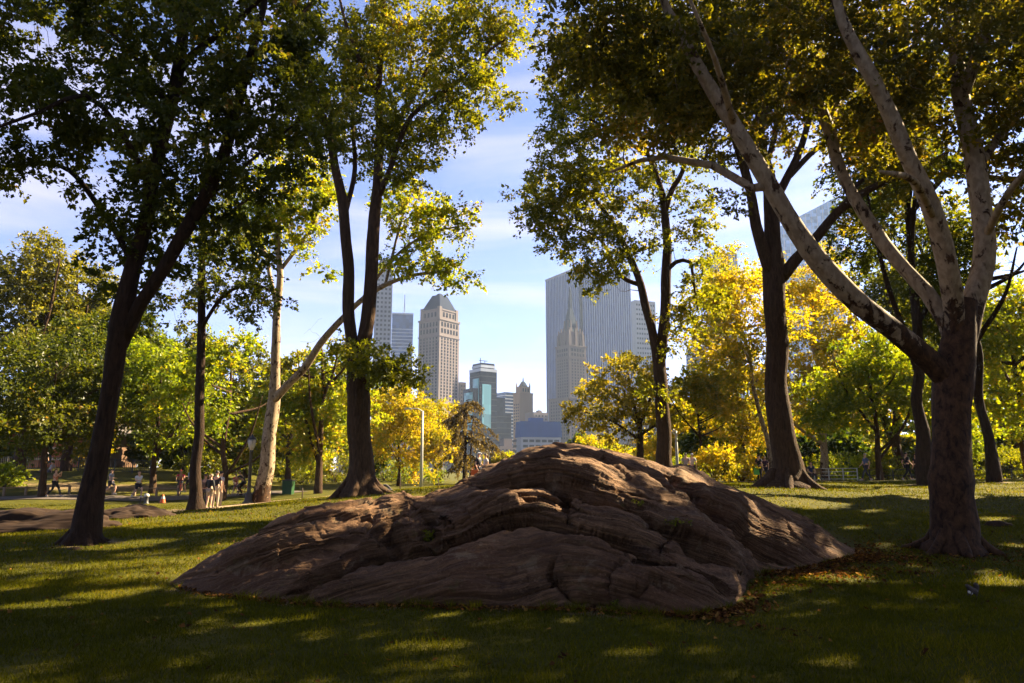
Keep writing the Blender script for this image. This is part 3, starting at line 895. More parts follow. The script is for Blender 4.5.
# --- two stemmed tree
y = 30
tree('tall two stemmed tree left of centre rising from flared roots, one low leafy sprig',
     [trunk((360, 46), y, (360, 488, y, 34), (361, 475, y, 27), (362, 450, y, 23.5), (361, 420, y, 22), (358, 395, y, 22), (356, 375, y, 18)),
      limb((353, 392, y, 13), (351, 360, y, 12.5), (349, 310, y, 12), (348, 260, y, 11.5), (344, 215, y, 11), (338, 180, y, 9.5), (330, 140, y, 8), (318, 105, y, 6.5), (305, 60, y, 5), (300, 0, y, 3)),
      limb((362, 395, y, 15), (364, 350, y, 14.5), (368, 310, y, 14), (371, 260, y, 13), (374, 220, y, 12), (378, 185, y, 10.5), (380, 140, y, 9), (378, 90, y, 7.5), (382, 30, y, 6), (386, -50, y, 4)),
      limb((379, 195, y, 6), (390, 170, y - .3, 6), (398, 145, y - .6, 5.5), (412, 115, y - 1, 5), (440, 95, y - 1.4, 4.4), (465, 75, y - 1.8, 3.8), (490, 50, y - 2, 3), (505, 40, y - 2, 2)),
      limb((380, 150, y, 5), (400, 118, y + .6, 5), (420, 85, y + 1, 4), (440, 40, y + 1.4, 3), (460, -10, y + 1.6, 2)),
      limb((345, 215, y, 5.5), (355, 170, y + .6, 5), (352, 120, y + 1, 4), (360, 70, y + 1.4, 3)),
      limb((332, 150, y, 5), (322, 110, y - 1, 4), (300, 80, y - 1.6, 3), (280, 70, y - 2, 2)),
      limb((380, 100, y, 5), (355, 50, y - 1, 4), (340, 0, y - 1.5, 3), (330, -60, y - 1.8, 2)),
      limb((356, 385, y, 5), (375, 372, y - .6, 3), (395, 374, y - 1, 2), (418, 384, y - 1.3, 1.4))],
     [blob(330, 60, 30, 60, 60, 2.8, 92), blob(400, 50, 30, 62, 62, 2.8, 98), blob(465, 40, 29, 52, 46, 2.0, 58), blob(360, 130, 30, 66, 40, 2.2, 62), blob(430, 110, 29, 52, 34, 1.8, 42), blob(470, 92, 28.6, 42, 18, 1.2, 24),
      blob(310, 130, 29.6, 30, 40, 1.6, 28), blob(400, 165, 29.6, 40, 22, 1.4, 22), blob(505, 15, 28.5, 26, 28, 1.1, 16), blob(375, 365, 29, 34, 13, 1.1, 22), blob(402, 378, 28.8, 26, 9, .8, 12), blob(352, 352, 29.4, 18, 8, .6, 6),
      blob(390, -70, 30, 130, 80, 4.5, 110), blob(505, 98, 28.3, 14, 6, .5, 4)],
     M_['leaf_green'], M_['bark'], 0.15, 120, 0.80, seed=4, roots=7, bare=0.95, sides=16, var0=.42)
# --- tree right of the gap in the skyline
y = 38
tree('brown forked tree rising behind the right shoulder of the rock outcrop',
     [trunk((666, 24), y, (665, 462, y, 16), (664, 440, y, 14.5), (662, 400, y, 14), (659, 370, y, 13.5), (659, 350, y, 13)),
      limb((657, 362, y, 9), (653, 335, y, 9), (646, 310, y, 8.5), (640, 285, y, 8), (632, 262, y, 7), (622, 240, y, 5.5), (600, 205, y, 4), (575, 175, y, 2.4)),
      limb((661, 358, y, 11), (664, 320, y, 10.5), (666, 280, y, 10), (667, 240, y, 9), (664, 205, y, 7.5), (658, 180, y, 6), (646, 150, y, 4.5), (630, 110, y, 3)),
      limb((665, 212, y, 6), (672, 190, y - .2, 5.5), (682, 172, y - .4, 5), (690, 140, y - .6, 4), (700, 100, y - .8, 3)),
      limb((667, 270, y, 5), (676, 262, y - .4, 4.4), (690, 262, y - .8, 3.6), (694, 285, y - 1, 2.4), (698, 310, y - 1.2, 1.6)),
      limb((640, 285, y, 5), (620, 275, y + .6, 4.4), (600, 240, y + 1, 3), (560, 220, y + 1.2, 2)),
      limb((646, 155, y, 4), (610, 130, y - 1, 3), (570, 110, y - 1.6, 2))],
     [blob(610, 90, 38, 62, 56, 2.8, 88), blob(575, 130, 37, 46, 46, 2.2, 54), blob(560, 190, 37, 48, 36, 2, 50), blob(610, 190, 37.6, 62, 44, 2.4, 72), blob(545, 215, 37, 34, 26, 1.4, 24), blob(590, 250, 37, 46, 24, 1.6, 34), blob(605, 280, 36.6, 32, 18, 1.2, 16),
      blob(680, 170, 38, 40, 50, 2.2, 48), blob(690, 240, 37.5, 26, 40, 1.6, 26), blob(700, 290, 36.8, 24, 36, 1.4, 20), blob(640, 60, 38, 70, 60, 3, 80), blob(675, 330, 37.4, 18, 22, 1, 8), blob(560, 60, 37.5, 30, 40, 1.6, 22), blob(640, 255, 38, 30, 25, 1.2, 14), blob(655, 385, 37.2, 12, 10, .6, 5),
      blob(640, -60, 38, 90, 60, 4, 50)],
     M_['leaf_green'], M_['bark'], 0.17, 118, 0.88, seed=5, bare=0.98, sides=14, var0=.42)
# --- massive tree with flared base
y = 28
tree('massive straight dark trunked tree with flared base on the bright crest right of the rock',
     [trunk((788, 50), y, (787, 480, y, 37), (786, 465, y, 30), (784, 440, y, 25.5), (781, 400, y, 23), (779, 350, y, 21), (777, 300, y, 20.5), (776, 265, y, 22), (773, 240, y, 17), (770, 205, y, 15), (766, 170, y, 12), (760, 130, y, 10), (764, 70, y, 7), (768, 0, y, 4)),
      limb((772, 275, y, 13), (763, 252, y - .1, 12), (757, 225, y - .2, 11), (753, 200, y - .3, 10), (745, 170, y - .5, 9), (730, 130, y - .8, 7), (712, 90, y - 1, 5), (700, 40, y - 1, 3)),
      limb((781, 278, y, 13), (796, 260, y - .2, 11.5), (815, 240, y - .4, 10), (838, 213, y - .6, 9), (860, 195, y - .8, 8), (885, 182, y - 1, 6.5), (915, 172, y - 1.2, 5), (950, 150, y - 1.4, 3)),
      limb((840, 211, y - .6, 6), (858, 185, y - .2, 5.5), (880, 160, y + .2, 4.4), (900, 130, y + .6, 3)),
      limb((770, 210, y, 9), (786, 180, y, 8.5), (800, 150, y, 7), (812, 110, y, 6), (830, 60, y, 4)),
      limb((788, 178, y, 6), (815, 150, y + .6, 6), (842, 132, y + 1, 5), (880, 118, y + 1.4, 3.4)),
      limb((766, 170, y, 6), (778, 120, y + .8, 5), (790, 70, y + 1.2, 4), (800, 20, y + 1.4, 2.6)),
      limb((746, 172, y - .5, 5), (765, 120, y - 1, 4.4), (770, 60, y - 1.4, 3))],
     [blob(760, 70, 28, 80, 60, 2.8, 84), blob(830, 60, 28, 70, 56, 2.8, 72), blob(880, 110, 27.6, 56, 46, 2.2, 44), blob(730, 125, 27.5, 46, 40, 1.8, 34), blob(700, 60, 27.5, 46, 56, 2, 46), blob(905, 170, 27, 40, 24, 1.4, 20), blob(800, 120, 28.4, 44, 26, 1.8, 18), blob(732, 205, 27, 8, 12, .5, 3),
      blob(875, 215, 27.5, 20, 16, 1, 6), blob(790, -60, 28, 140, 70, 4.5, 150), blob(720, -170, 27, 190, 90, 6, 230), blob(640, -120, 26, 120, 60, 4, 50), blob(690, 95, 23.5, 95, 50, 2.0, 80), blob(790, 90, 29.5, 60, 30, 1.6, 30), blob(765, 0, 25, 100, 60, 2.4, 70), blob(640, 40, 29, 70, 50, 2.2, 55), blob(880, -130, 29, 130, 90, 5, 210), blob(960, -200, 30, 130, 80, 5, 120)],  # several of these clumps, some above the frame, added to shade the lawn
     M_['leaf_plane'], M_['bark'], 0.15, 110, 0.80, seed=6, roots=7, bare=0.6, sides=18, var0=.42)
# --- big plane tree
y = 14.5
tree('large mottled plane tree at the right with pale limbs fanning out over the lawn',
     [trunk((954, 56), y, (954, 540, y, 44), (953, 520, y, 39), (952, 495, y, 36), (952, 480, y, 39), (953, 468, y, 35), (954, 440, y, 34), (955, 410, y, 34.5), (956, 385, y, 36), (958, 355, y, 33), (961, 325, y, 28), (966, 300, y, 20)),
      limb((956, 400, y, 18), (948, 382, y, 23), (934, 365, y - .05, 23), (914, 348, y - .1, 21), (890, 328, y - .2, 20), (862, 306, y - .3, 21), (832, 277, y - .4, 20.5), (808, 248, y - .5, 19.5), (785, 213, y - .6, 18.5), (760, 170, y - .7, 17), (735, 128, y - .8, 16), (708, 82, y - .9, 14), (685, 40, y - 1, 12), (668, 10, y - 1, 9), (650, -40, y - 1, 6)),
      limb((957, 360, y, 14), (946, 320, y + .2, 15), (928, 293, y + .4, 14.5), (905, 270, y + .6, 14), (882, 243, y + .8, 13), (862, 212, y + 1, 12.5), (846, 183, y + 1.1, 12), (836, 160, y + 1.2, 11.5), (828, 128, y + 1.3, 12), (812, 90, y + 1.4, 12), (795, 65, y + 1.5, 11), (770, 45, y + 1.6, 9.5), (738, 33, y + 1.7, 8), (715, 15, y + 1.8, 7), (700, -10, y + 1.8, 6)),
      limb((959, 365, y, 16), (954, 315, y - .1, 19), (950, 280, y - .4, 19.5), (944, 245, y - .6, 19), (932, 205, y - .8, 18), (912, 160, y - 1, 17), (893, 115, y - 1.2, 16), (873, 75, y - 1.4, 14.5), (852, 38, y - 1.5, 12.5), (838, 5, y - 1.6, 10), (820, -50, y - 1.7, 6)),
      limb((961, 360, y, 20), (971, 310, y + .1, 22), (984, 260, y + .2, 21), (983, 220, y + .2, 20), (977, 170, y + .2, 20), (969, 125, y + .2, 19), (962, 92, y + .2, 17), (957, 55, y + .2, 14), (953, 10, y + .2, 12), (950, -60, y + .2, 7)),
      limb((962, 96, y + .2, 13), (975, 62, y, 12), (988, 25, y - .2, 11), (998, -15, y - .4, 8), (1010, -70, y - .6, 5)),
      limb((980, 165, y + .2, 9), (998, 138, y + .8, 8.5), (1015, 118, y + 1.2, 8), (1040, 95, y + 1.6, 6), (1080, 60, y + 2, 4)),
      limb((766, 186, y - .7, 10), (752, 188, y - .5, 9), (735, 178, y - .3, 8.5), (712, 165, y - .1, 8), (690, 161, y + .1, 7), (664, 156, y + .3, 6), (640, 160, y + .5, 4.5), (610, 172, y + .7, 3)),
      limb((932, 215, y - .8, 8), (915, 182, y - 1.6, 7), (895, 175, y - 2.2, 6), (880, 172, y - 2.6, 3)),
      limb((984, 240, y + .2, 8), (1010, 190, y - 1, 7), (1050, 150, y - 2, 5), (1100, 120, y - 2.6, 3)),
      limb((735, 128, y - .8, 8), (715, 60, y - 2, 6), (690, 0, y - 2.8, 4)),
      limb((828, 128, y + 1.3, 6), (850, 70, y + 2.2, 5), (870, 20, y + 2.8, 3))],
     [blob(600, 40, 14.5, 70, 50, 2, 80), blob(690, 60, 14.5, 80, 60, 2.2, 100), blob(790, 50, 15, 90, 60, 2.6, 120), blob(880, 60, 14.5, 80, 70, 2.6, 110), blob(960, 70, 15, 80, 80, 2.6, 110), blob(1010, 120, 15.5, 50, 70, 2.2, 60),
      blob(650, 115, 15, 60, 36, 1.6, 42), blob(750, 115, 15.6, 60, 30, 1.6, 36), blob(890, 140, 15.4, 60, 30, 1.6, 36), blob(1000, 200, 16, 40, 40, 1.6, 22), blob(930, 160, 15.6, 40, 30, 1.4, 16),
      blob(830, -90, 14.5, 250, 90, 4.5, 260), blob(860, 5, 20.5, 95, 45, 1.8, 75), blob(1120, 40, 14.5, 100, 170, 4, 150), blob(1000, -200, 14, 220, 90, 4.5, 160)],  # the farther clump is added to cast shade on the left lawn
     M_['leaf_plane'], M_['plane_bark'], 0.115, 88, 0.55, seed=7, roots=7, split=True, limb_mat=M_['plane_limb'], bare=0.98, sides=20, rough=0.09, var0=.40)

# --- generic grown tree from world measures
def grow(label, px, y, h, w, lm, bm='bark', leaf=0.24, n=60, n_per=70, lean=0.0, trunk_h=0.35, tr=0.02, seed=0, group=None, cr=None, low=0.22, wob=0.03, sx=None, var0=.45, forks=6, **k):
    rng = np.random.default_rng(seed + 900)
    b = np.array([sx, y, gz(sx, y)]) if sx is not None else on(px, y)
    r0 = h * tr
    P = [b + [0, 0, -.3]]; rr = [r0 * 1.35]
    for q in np.linspace(0.02, 0.82, 7):
        P.append(b + [lean * h * q ** 1.5 + rng.normal() * wob * h * .3, rng.normal() * wob * h * .3, h * q]); rr.append(r0 * (1.25 if q < .05 else 1 - .85 * q))
    P[1][:2] = b[:2]
    limbs = [(np.array(P), np.array(rr))]
    blobs = []
    top = P[-1]
    for f in range(forks):
        q = rng.uniform(trunk_h, 0.7)
        i = q * 7 / .82
        i0 = int(min(i, 6)); a = P[i0] + (P[min(i0 + 1, 7)] - P[i0]) * (i - i0)
        an = f * 2.4 + rng.uniform(-.5, .5)
        e = b + np.array([lean * h * .6 + math.cos(an) * w * .33, math.sin(an) * w * .33, h * rng.uniform(max(low + .1, q), .92)])
        m = (a + e) / 2 + np.array([math.cos(an), math.sin(an), 0]) * w * .06
        limbs.append((np.array([a, m, e]), np.array([r0 * .5, r0 * .32, r0 * .12])))
    cz = b + np.array([lean * h * .6, 0, h * (low + 1) / 2])
    nb = 9
    for f in range(nb):
        d = unit(rng.normal(size=3)); s = rng.uniform(.45, .8)
        c = cz + d * np.array([w * .5, w * .5, h * (1 - low) / 2]) * s
        sz = rng.uniform(.26, .42)
        blobs.append((c, (w * sz * .62, w * sz * .62, h * (1 - low) * sz * .5), max(3, int(n / nb))))
    blobs.append((b + [lean * h * .65, 0, h * .86], (w * .26, w * .26, h * .13), int(n / 7)))
    blobs.append((cz + [0, 0, h * .1], (w * .3, w * .3, h * .2), int(n / 8)))
    return tree(label, limbs, blobs, M_[lm], M_[bm], leaf, int(n_per * 1.5), cr or max(.8, w * .13), group, seed, bare=trunk_h, sides=10, var0=var0, base=b, **k)

# trees of the park in the middle distance
g1 = 'trees on the far side of the lawn'
tree('small round olive green tree right behind the crest of the rock',
     [trunk((640, 9), 52, (640, 440, 52, 6), (639, 420, 52, 5)), limb((639, 425, 52, 4), (625, 405, 52, 3), (605, 390, 52, 2), (590, 380, 52, 1)), limb((639, 425, 52, 4), (650, 400, 52, 3), (660, 380, 52, 1.5)),
      limb((639, 422, 52, 4), (630, 390, 52, 3), (628, 370, 52, 1.5)), limb((640, 440, 52, 3), (610, 420, 51, 2), (585, 412, 51, 1)), limb((640, 435, 52, 3), (665, 420, 52, 2), (680, 410, 52, 1))],
     [blob(625, 385, 52, 46, 26, 2.6, 54), blob(600, 405, 51.5, 34, 22, 2, 28), blob(655, 400, 52, 34, 32, 2.4, 32), blob(585, 418, 51.5, 18, 14, 1.4, 10), blob(620, 425, 52, 30, 14, 1.6, 14), blob(630, 366, 52, 24, 10, 1.4, 10)],
     M_['leaf_olive'], M_['bark'], 0.22, 66, 0.95, g1, 21, bare=.9, sides=9, var0=.66)
grow('slender young tree with a lime yellow crown between the forked tree and the massive trunk', 702, 52, 8.6, 7.5, 'leaf_yellow', n=90, seed=22, group=g1, leaf=.2, tr=.014, trunk_h=.4, low=.34, var0=.25)
grow('golden yellow tree beside the tall grey lamp mast left of centre', 398, 62, 8.4, 8.6, 'leaf_yellow', n=150, seed=23, group=g1, leaf=.2, tr=.014, trunk_h=.2, low=.06, var0=.34)
grow('bright yellow green leafy tree between the pale sycamore and the two stemmed tree', 318, 50, 12.5, 7.6, 'leaf_lime', n=180, seed=24, group=g1, leaf=.22, low=.03, trunk_h=.1)
grow('round green tree right behind the pale sycamore trunk', 288, 58, 11, 7, 'leaf_green', n=130, seed=25, group=g1, leaf=.24, low=.03, trunk_h=.1)
grow('sunlit lime green maple behind the slim straight tree', 222, 46, 10.5, 8.5, 'leaf_lime', n=170, seed=26, group=g1, leaf=.22, low=.17, trunk_h=.2)
grow('lime green tree right of the forked trunk, its boughs hanging over the joggers', 152, 50, 10.5, 9, 'leaf_lime', n=150, seed=27, group=g1, leaf=.22, low=.2, trunk_h=.25, var0=.3)
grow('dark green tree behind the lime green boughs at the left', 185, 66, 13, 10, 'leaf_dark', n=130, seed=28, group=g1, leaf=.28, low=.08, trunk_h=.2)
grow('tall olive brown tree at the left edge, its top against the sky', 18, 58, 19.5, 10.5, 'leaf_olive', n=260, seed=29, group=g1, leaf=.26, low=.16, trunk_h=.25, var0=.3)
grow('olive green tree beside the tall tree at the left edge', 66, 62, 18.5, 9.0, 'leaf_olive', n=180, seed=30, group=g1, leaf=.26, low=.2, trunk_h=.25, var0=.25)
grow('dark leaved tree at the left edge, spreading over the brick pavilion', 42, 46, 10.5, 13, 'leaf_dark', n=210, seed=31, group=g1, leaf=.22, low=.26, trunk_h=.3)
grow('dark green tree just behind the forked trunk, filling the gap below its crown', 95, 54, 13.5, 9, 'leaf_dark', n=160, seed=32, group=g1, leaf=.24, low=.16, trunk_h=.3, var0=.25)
grow('yellow brown autumn tree deep behind the left trees', 110, 78, 12, 10, 'leaf_yellow', n=90, seed=33, group=g1, leaf=.3, low=.12, trunk_h=.2)
grow('dark evergreen behind the black lamp post at the left', 246, 64, 12, 8, 'leaf_dark', n=120, seed=34, group=g1, leaf=.26, low=.02, trunk_h=.1)
# right hand background
grow('golden sycamore with a thin bent pale trunk behind the massive dark trunk', 772, 52, 16.5, 9.5, 'leaf_yellow', 'plane_bark_pale', n=170, seed=41, group=g1, leaf=.2, tr=.013, lean=-.18, trunk_h=.4, low=.36, var0=.32)
grow('golden yellow plane tree with pale forking limbs right of the massive trunk', 826, 58, 19.5, 11, 'leaf_yellow', 'plane_bark_pale', n=190, seed=42, group=g1, leaf=.22, tr=.016, trunk_h=.12, low=.12, var0=.36)
grow('yellow green tree behind the slender young tree', 742, 66, 13, 9, 'leaf_yellow', n=140, seed=43, group=g1, leaf=.24, low=.05, trunk_h=.15, var0=.3)
grow('dark leaved tree with a dark straight trunk left of the big plane tree', 926, 36, 23, 8.6, 'leaf_dark', 'bark_dark', n=270, seed=44, group=g1, leaf=.2, low=.26, trunk_h=.3, tr=.014, forks=9, wob=.006, lean=.05)
grow('lime green spreading tree lit from behind left of the plane tree trunk', 880, 46, 9.6, 8, 'leaf_lime', n=180, seed=45, group=g1, leaf=.2, low=.1, trunk_h=.2, var0=.4)
grow('dark trunked tree right of the big plane tree', 994, 38, 16, 8.5, 'leaf_green', 'bark_dark', n=150, seed=46, group=g1, leaf=.2, low=.34, trunk_h=.4, tr=.018, var0=.3)
grow('yellow green tree at the right edge of the picture', 1030, 46, 13, 8, 'leaf_lime', n=150, seed=47, group=g1, leaf=.22, low=.12, trunk_h=.2, var0=.5)
grow('green tree between the plane tree trunk and the dark trunk behind it', 965, 56, 15, 9, 'leaf_lime', n=160, seed=48, group=g1, leaf=.26, low=.08, trunk_h=.2, var0=.35)
grow('dark green tree behind the lime green spreading tree', 905, 62, 21, 10, 'leaf_dark', n=190, seed=49, group=g1, leaf=.28, low=.1, trunk_h=.2)
grow('shadowy dark tree deep between the yellow trees right of the slender tree', 752, 82, 8, 8, 'leaf_dark', n=80, seed=50, group=g1, leaf=.3, low=.03, trunk_h=.1)
grow('yellow tree far behind the golden plane tree', 850, 84, 16, 12, 'leaf_yellow', n=120, seed=51, group=g1, leaf=.34, low=.05, trunk_h=.1)
grow('lime yellow tree half hidden behind the forked brown trunk', 672, 72, 8.5, 8.5, 'leaf_yellow', n=100, seed=52, group=g1, leaf=.26, low=.05, trunk_h=.1, var0=.3)
grow('low yellow green tree behind the crest of the rock', 600, 78, 5.5, 9, 'leaf_yellow', n=70, seed=53, group=g1, leaf=.26, low=.02, trunk_h=.1, var0=.25)
grow('pale yellow green tree far behind the couple on the rock', 506, 84, 3.4, 6, 'leaf_yellow', n=50, seed=54, group=g1, leaf=.26, low=.02, trunk_h=.1, var0=.15)
grow('yellow tree half hidden behind the drooping conifer', 440, 80, 9, 8, 'leaf_yellow', n=80, seed=55, group=g1, leaf=.28, low=.02, trunk_h=.1, var0=.4)
grow('green tree far behind the two stemmed trunk', 352, 78, 13, 8, 'leaf_lime', n=110, seed=56, group=g1, leaf=.3, low=.02, trunk_h=.1, var0=.45)
grow('brown green tree at the right edge behind the dark trunks', 1012, 66, 16, 10, 'leaf_olive', n=120, seed=57, group=g1, leaf=.3, low=.05, trunk_h=.1)
# unseen trees added around the picture to keep lawn and rock in shade
g2 = 'unseen trees added to shade the lawn'
for q, (x, y, h, w, lab) in enumerate([(24, 19, 19, 15, 'broad dark unseen shade tree right of the plane tree'), (34, 27, 20, 15, 'tall unseen shade tree far right of the lawn'), (20, 7, 18, 14, 'unseen shade tree at the right near the camera side of the lawn'),
        (31, 5, 19, 14, 'outermost unseen shade tree right of the lawn'), (-21, 13, 18, 13, 'dark unseen shade tree left of the forked tree'), (26, 30, 25, 15, 'shade tree added at the right beyond the plane tree'), (44, 42, 18, 13, 'unseen shade tree beyond the lawn far to the right'), (8, -6, 14, 14, 'low spreading unseen shade tree behind the lawn to the right'),
        (-7, -6, 14, 14, 'low spreading unseen shade tree behind the lawn to the left'), (0, -17, 17, 16, 'unseen shade tree farthest behind the lawn'), (-17, -2, 15, 13, 'unseen shade tree at the left near the camera side of the lawn'), (17, -8, 16, 13, 'outer unseen shade tree behind the lawn to the right'), (-14, -16, 17, 14, 'outer unseen shade tree behind the lawn to the left')]):
    grow(lab, None, y, h, w, 'leaf_dark', sx=x, n=190, n_per=90, leaf=.34, seed=70 + q, group=g2, cr=1.6, low=.2 if y < 0 else .28)

# far-off woodland that reads as one mass
rw = np.random.default_rng(404)
wv, wt, wa, wn = [], [], [], 0
wtr = MB()
def woodland(px0, px1, y0, y1, h0, h1, n):
    global wn
    for k in range(n):
        px = px0 + (px1 - px0) * (k + rw.uniform(.1, .9)) / n; y = rw.uniform(y0, y1); h = rw.uniform(h0, h1); w = h * rw.uniform(.6, .85)
        b = on(px, y)
        wtr.tube([b + [0, 0, -.5], b + [0, 0, h * .4], b + [rw.normal() * .4, 0, h * .8]], [h * .02, h * .014, h * .004], 6, 0, False)
        q = unit(rw.normal(size=(70, 3))) * (rw.uniform(.2, 1, 70) ** .45)[:, None]
        c = b + q * [w * .5, w * .5, h * .47] + [0, 0, h * .52]
        v0 = rw.uniform(.1, .7)
        V, T, va = leaves(c, q, 55, np.full(70, w * .15), .42, np.clip(v0 + rw.normal(size=70) * .1, 0, 1), rw)
        wv.append(V); wt.append(T + wn); wa.append(va); wn += len(V)
woodland(-120, 370, 82, 105, 10, 15, 14)
woodland(560, 700, 92, 105, 5, 7.5, 5)
woodland(690, 1130, 88, 112, 11, 17, 15)
woodland(-160, 380, 66, 78, 4, 6.5, 14)
woodland(690, 1130, 66, 80, 4, 7, 14)
M_['leaf_wood'] = leafmat('leaf_wood', [(0, (0.018, 0.036, 0.006)), (.35, (0.06, 0.085, 0.008)), (.7, (0.17, 0.17, 0.010)), (1, (0.40, 0.26, 0.012))])
V = np.vstack(wv); TV = np.vstack(wtr.v); TQ = np.vstack(wtr.q) + len(V); WT = np.vstack(wt)
tag(link('woodland', mesh('woodland', np.vstack([V, TV]), [WT, TQ], {'var': np.r_[np.concatenate(wa), np.zeros(len(TV))]}, False, (M_['leaf_wood'], M_['bark']), np.r_[np.zeros(len(WT), int), np.ones(len(TQ), int)])), kind='stuff')

# --- drooping conifer
def conifer(label, px, y, h, w, seed):
    rng = np.random.default_rng(seed)
    b = on(px, y)
    root = thing('conifer', label, 'tree', b)
    tr = MB(); tw = MB()
    tr.tube([[0, 0, -.3], [0, 0, .1], [.1, 0, h * .5], [.25, 0, h]], [.22, .18, .11, .02], 9, .05)
    tr.tube([[.5, .3, -.3], [.55, .3, .1], [.6, .2, h * .45], [.7, .2, h * .75]], [.14, .12, .08, .02], 8, .05)
    cs = []; vs = []
    for k in range(64):
        z = h * rng.uniform(.16, .99)
        ln = w * .5 * (1.08 - z / h) ** .6 * rng.uniform(.35, 1.2) + .3
        an = rng.uniform(0, 2 * math.pi)
        d = np.array([math.cos(an), math.sin(an), 0])
        t = np.linspace(0, 1, 9)
        pts = np.array([[.1 * z / h, 0, z]]) + d * (ln * t)[:, None] + np.array([0, 0, 1.0]) * (ln * (.35 * t - .75 * t ** 2))[:, None]
        tr.tube(pts, np.linspace(.05, .01, 9), 5, 0, False)
        m = int(9 + ln * 11)
        u = rng.uniform(.25, 1, m)
        p = np.stack([np.interp(u, t, pts[:, i]) for i in range(3)], 1)
        hang = rng.uniform(.05, .85, m) ** 1.3
        rep = 5
        pp = np.repeat(p, rep, 0) + np.array([0, 0, -1.0]) * (np.repeat(hang, rep) * rng.uniform(0, 1, m * rep))[:, None] + rng.normal(size=(m * rep, 3)) * .05
        cs.append(pp)
    C = np.vstack(cs); n = len(C)
    ax = unit(np.array([0, 0, -1.0]) + rng.normal(size=(n, 3)) * .45)
    bb = unit(np.cross(ax, rng.normal(size=(n, 3))))
    ln = rng.uniform(.14, .30, n)[:, None]
    V = np.stack([C, C + ax * ln * .5 + bb * .045, C + ax * ln, C + ax * ln * .5 - bb * .045], 1).reshape(-1, 3)
    i = np.arange(n)[:, None] * 4
    T = np.concatenate([i + [0, 2, 1], i + [0, 3, 2]], 0)
    tr.build('trunk', M_['bark_dark'], root, True)
    link('crown', mesh('crown', V, [T], {'var': np.repeat(np.clip(rng.normal(size=n) * .2 + .5, 0, 1), 4)}, False, (M_['needle'],)), root)
conifer('drooping brown green conifer left of the couple on the rock', 464, 66, 7.6, 9.6, 81)

# --- shrubs
def shrub(label, px, y, h, w, lm, seed, group='shrubs along the far edge of the lawn'):
    rng = np.random.default_rng(seed)
    b = on(px, y)
    root = thing('shrub', label, 'shrub', b, 0, group)
    st = MB()
    for k in range(9):
        an = rng.uniform(0, 6.28); e = np.array([math.cos(an) * w * .35, math.sin(an) * w * .35, h * rng.uniform(.6, .95)])
        st.tube([[0, 0, -.1], e * [.4, .4, .5], e], [.035, .025, .01], 5, 0, False)
    st.build('stems', M_['bark'], root, True)
    n = 46
    q = unit(rng.normal(size=(n, 3))) * (rng.uniform(.2, 1, n) ** .5)[:, None]
    c = q * [w * .46, w * .46, h * .46] + [0, 0, h * .5]
    V, T, va = leaves(c + b, q, 60, np.full(n, w * .16), .17, np.clip(rng.normal(size=n) * .12 + .35, 0, 1), rng)
    link('foliage', mesh('foliage', V - b, [T], {'var': va}, False, (M_[lm],)), root)
shrub('yellow green shrub left of the massive trunk, beyond the crest', 716, 46, 2.2, 3.6, 'leaf_yellow', 91)
shrub('feathery yellow shrub nearest the massive trunk', 742, 48, 1.9, 3.0, 'leaf_yellow', 92)
shrub('lime shrub under the slender young tree', 690, 58, 2.4, 4.0, 'leaf_lime', 93)
shrub('lime shrub under the golden plane tree', 845, 60, 2.6, 5.0, 'leaf_lime', 94)
shrub('green shrub beside the dark trunk at the right', 890, 58, 2.6, 4.5, 'leaf_green', 95)
shrub('low bright shrub at the left edge below the brick pavilion', 4, 52, 1.6, 3.0, 'leaf_lime', 96)
shrub('green shrub under the black lamp post tree', 300, 62, 2.2, 5, 'leaf_green', 97)
shrub('shrub at the foot of the golden yellow tree', 420, 70, 1.6, 5, 'leaf_lime', 98)
shrub('yellow shrub behind the crest of the rock', 565, 66, 2.2, 6, 'leaf_yellow', 99)
shrub('dark shrub beside the right edge', 1008, 52, 2.4, 5, 'leaf_green', 100)
shrub('dark shrub behind the red shirted cyclist', 205, 60, 2.2, 5, 'leaf_green', 101)
shrub('shrub behind the sitting man at the far railing', 808, 70, 2.6, 6, 'leaf_green', 102)
shrub('green shrub low behind the two stemmed trunk', 336, 66, 3.0, 6, 'leaf_green', 103)
shrub('lime shrub left of the golden yellow tree', 384, 72, 2.4, 5, 'leaf_lime', 104)
# ferny weeds growing out of the cracks of the rock
def weed(label, px, py, s, seed):
    rng = np.random.default_rng(seed)
    b = on_rock(px, py)
    n = 5
    c = rng.normal(size=(n, 3)) * s * .5; c[:, 2] = abs(c[:, 2]) * .6 + .02; c[:, 1] -= s * .4
    V, T, va = leaves(c + b, unit(c), 16, np.full(n, s * .7), s * .38, np.full(n, .3), rng)
    o = link('weed', mesh('weed', V - b, [T], {'var': va}, False, (M_['leaf_green'],)), None, b)
    st = MB()
    for q in c: st.tube([[0, 0, -.02], q * [.5, .5, .8], q], [s * .03, s * .025, s * .015], 4, 0, False)
    st.build('stem', M_['leaf_green'], o)
    tag(o, label, 'plant', 'weeds in the cracks of the rock')
weed('leafy weed in the dark hollow on the left half of the rock', 433, 541, .17, 1)
weed('tiny weed in the crack near the middle of the rock', 641, 506, .06, 2)
weed('small weed where two cracks meet right of the middle of the rock', 677, 524, .10, 3)
weed('tiny yellow green weed at the foot of the front lump of the rock', 616, 607, .06, 4)
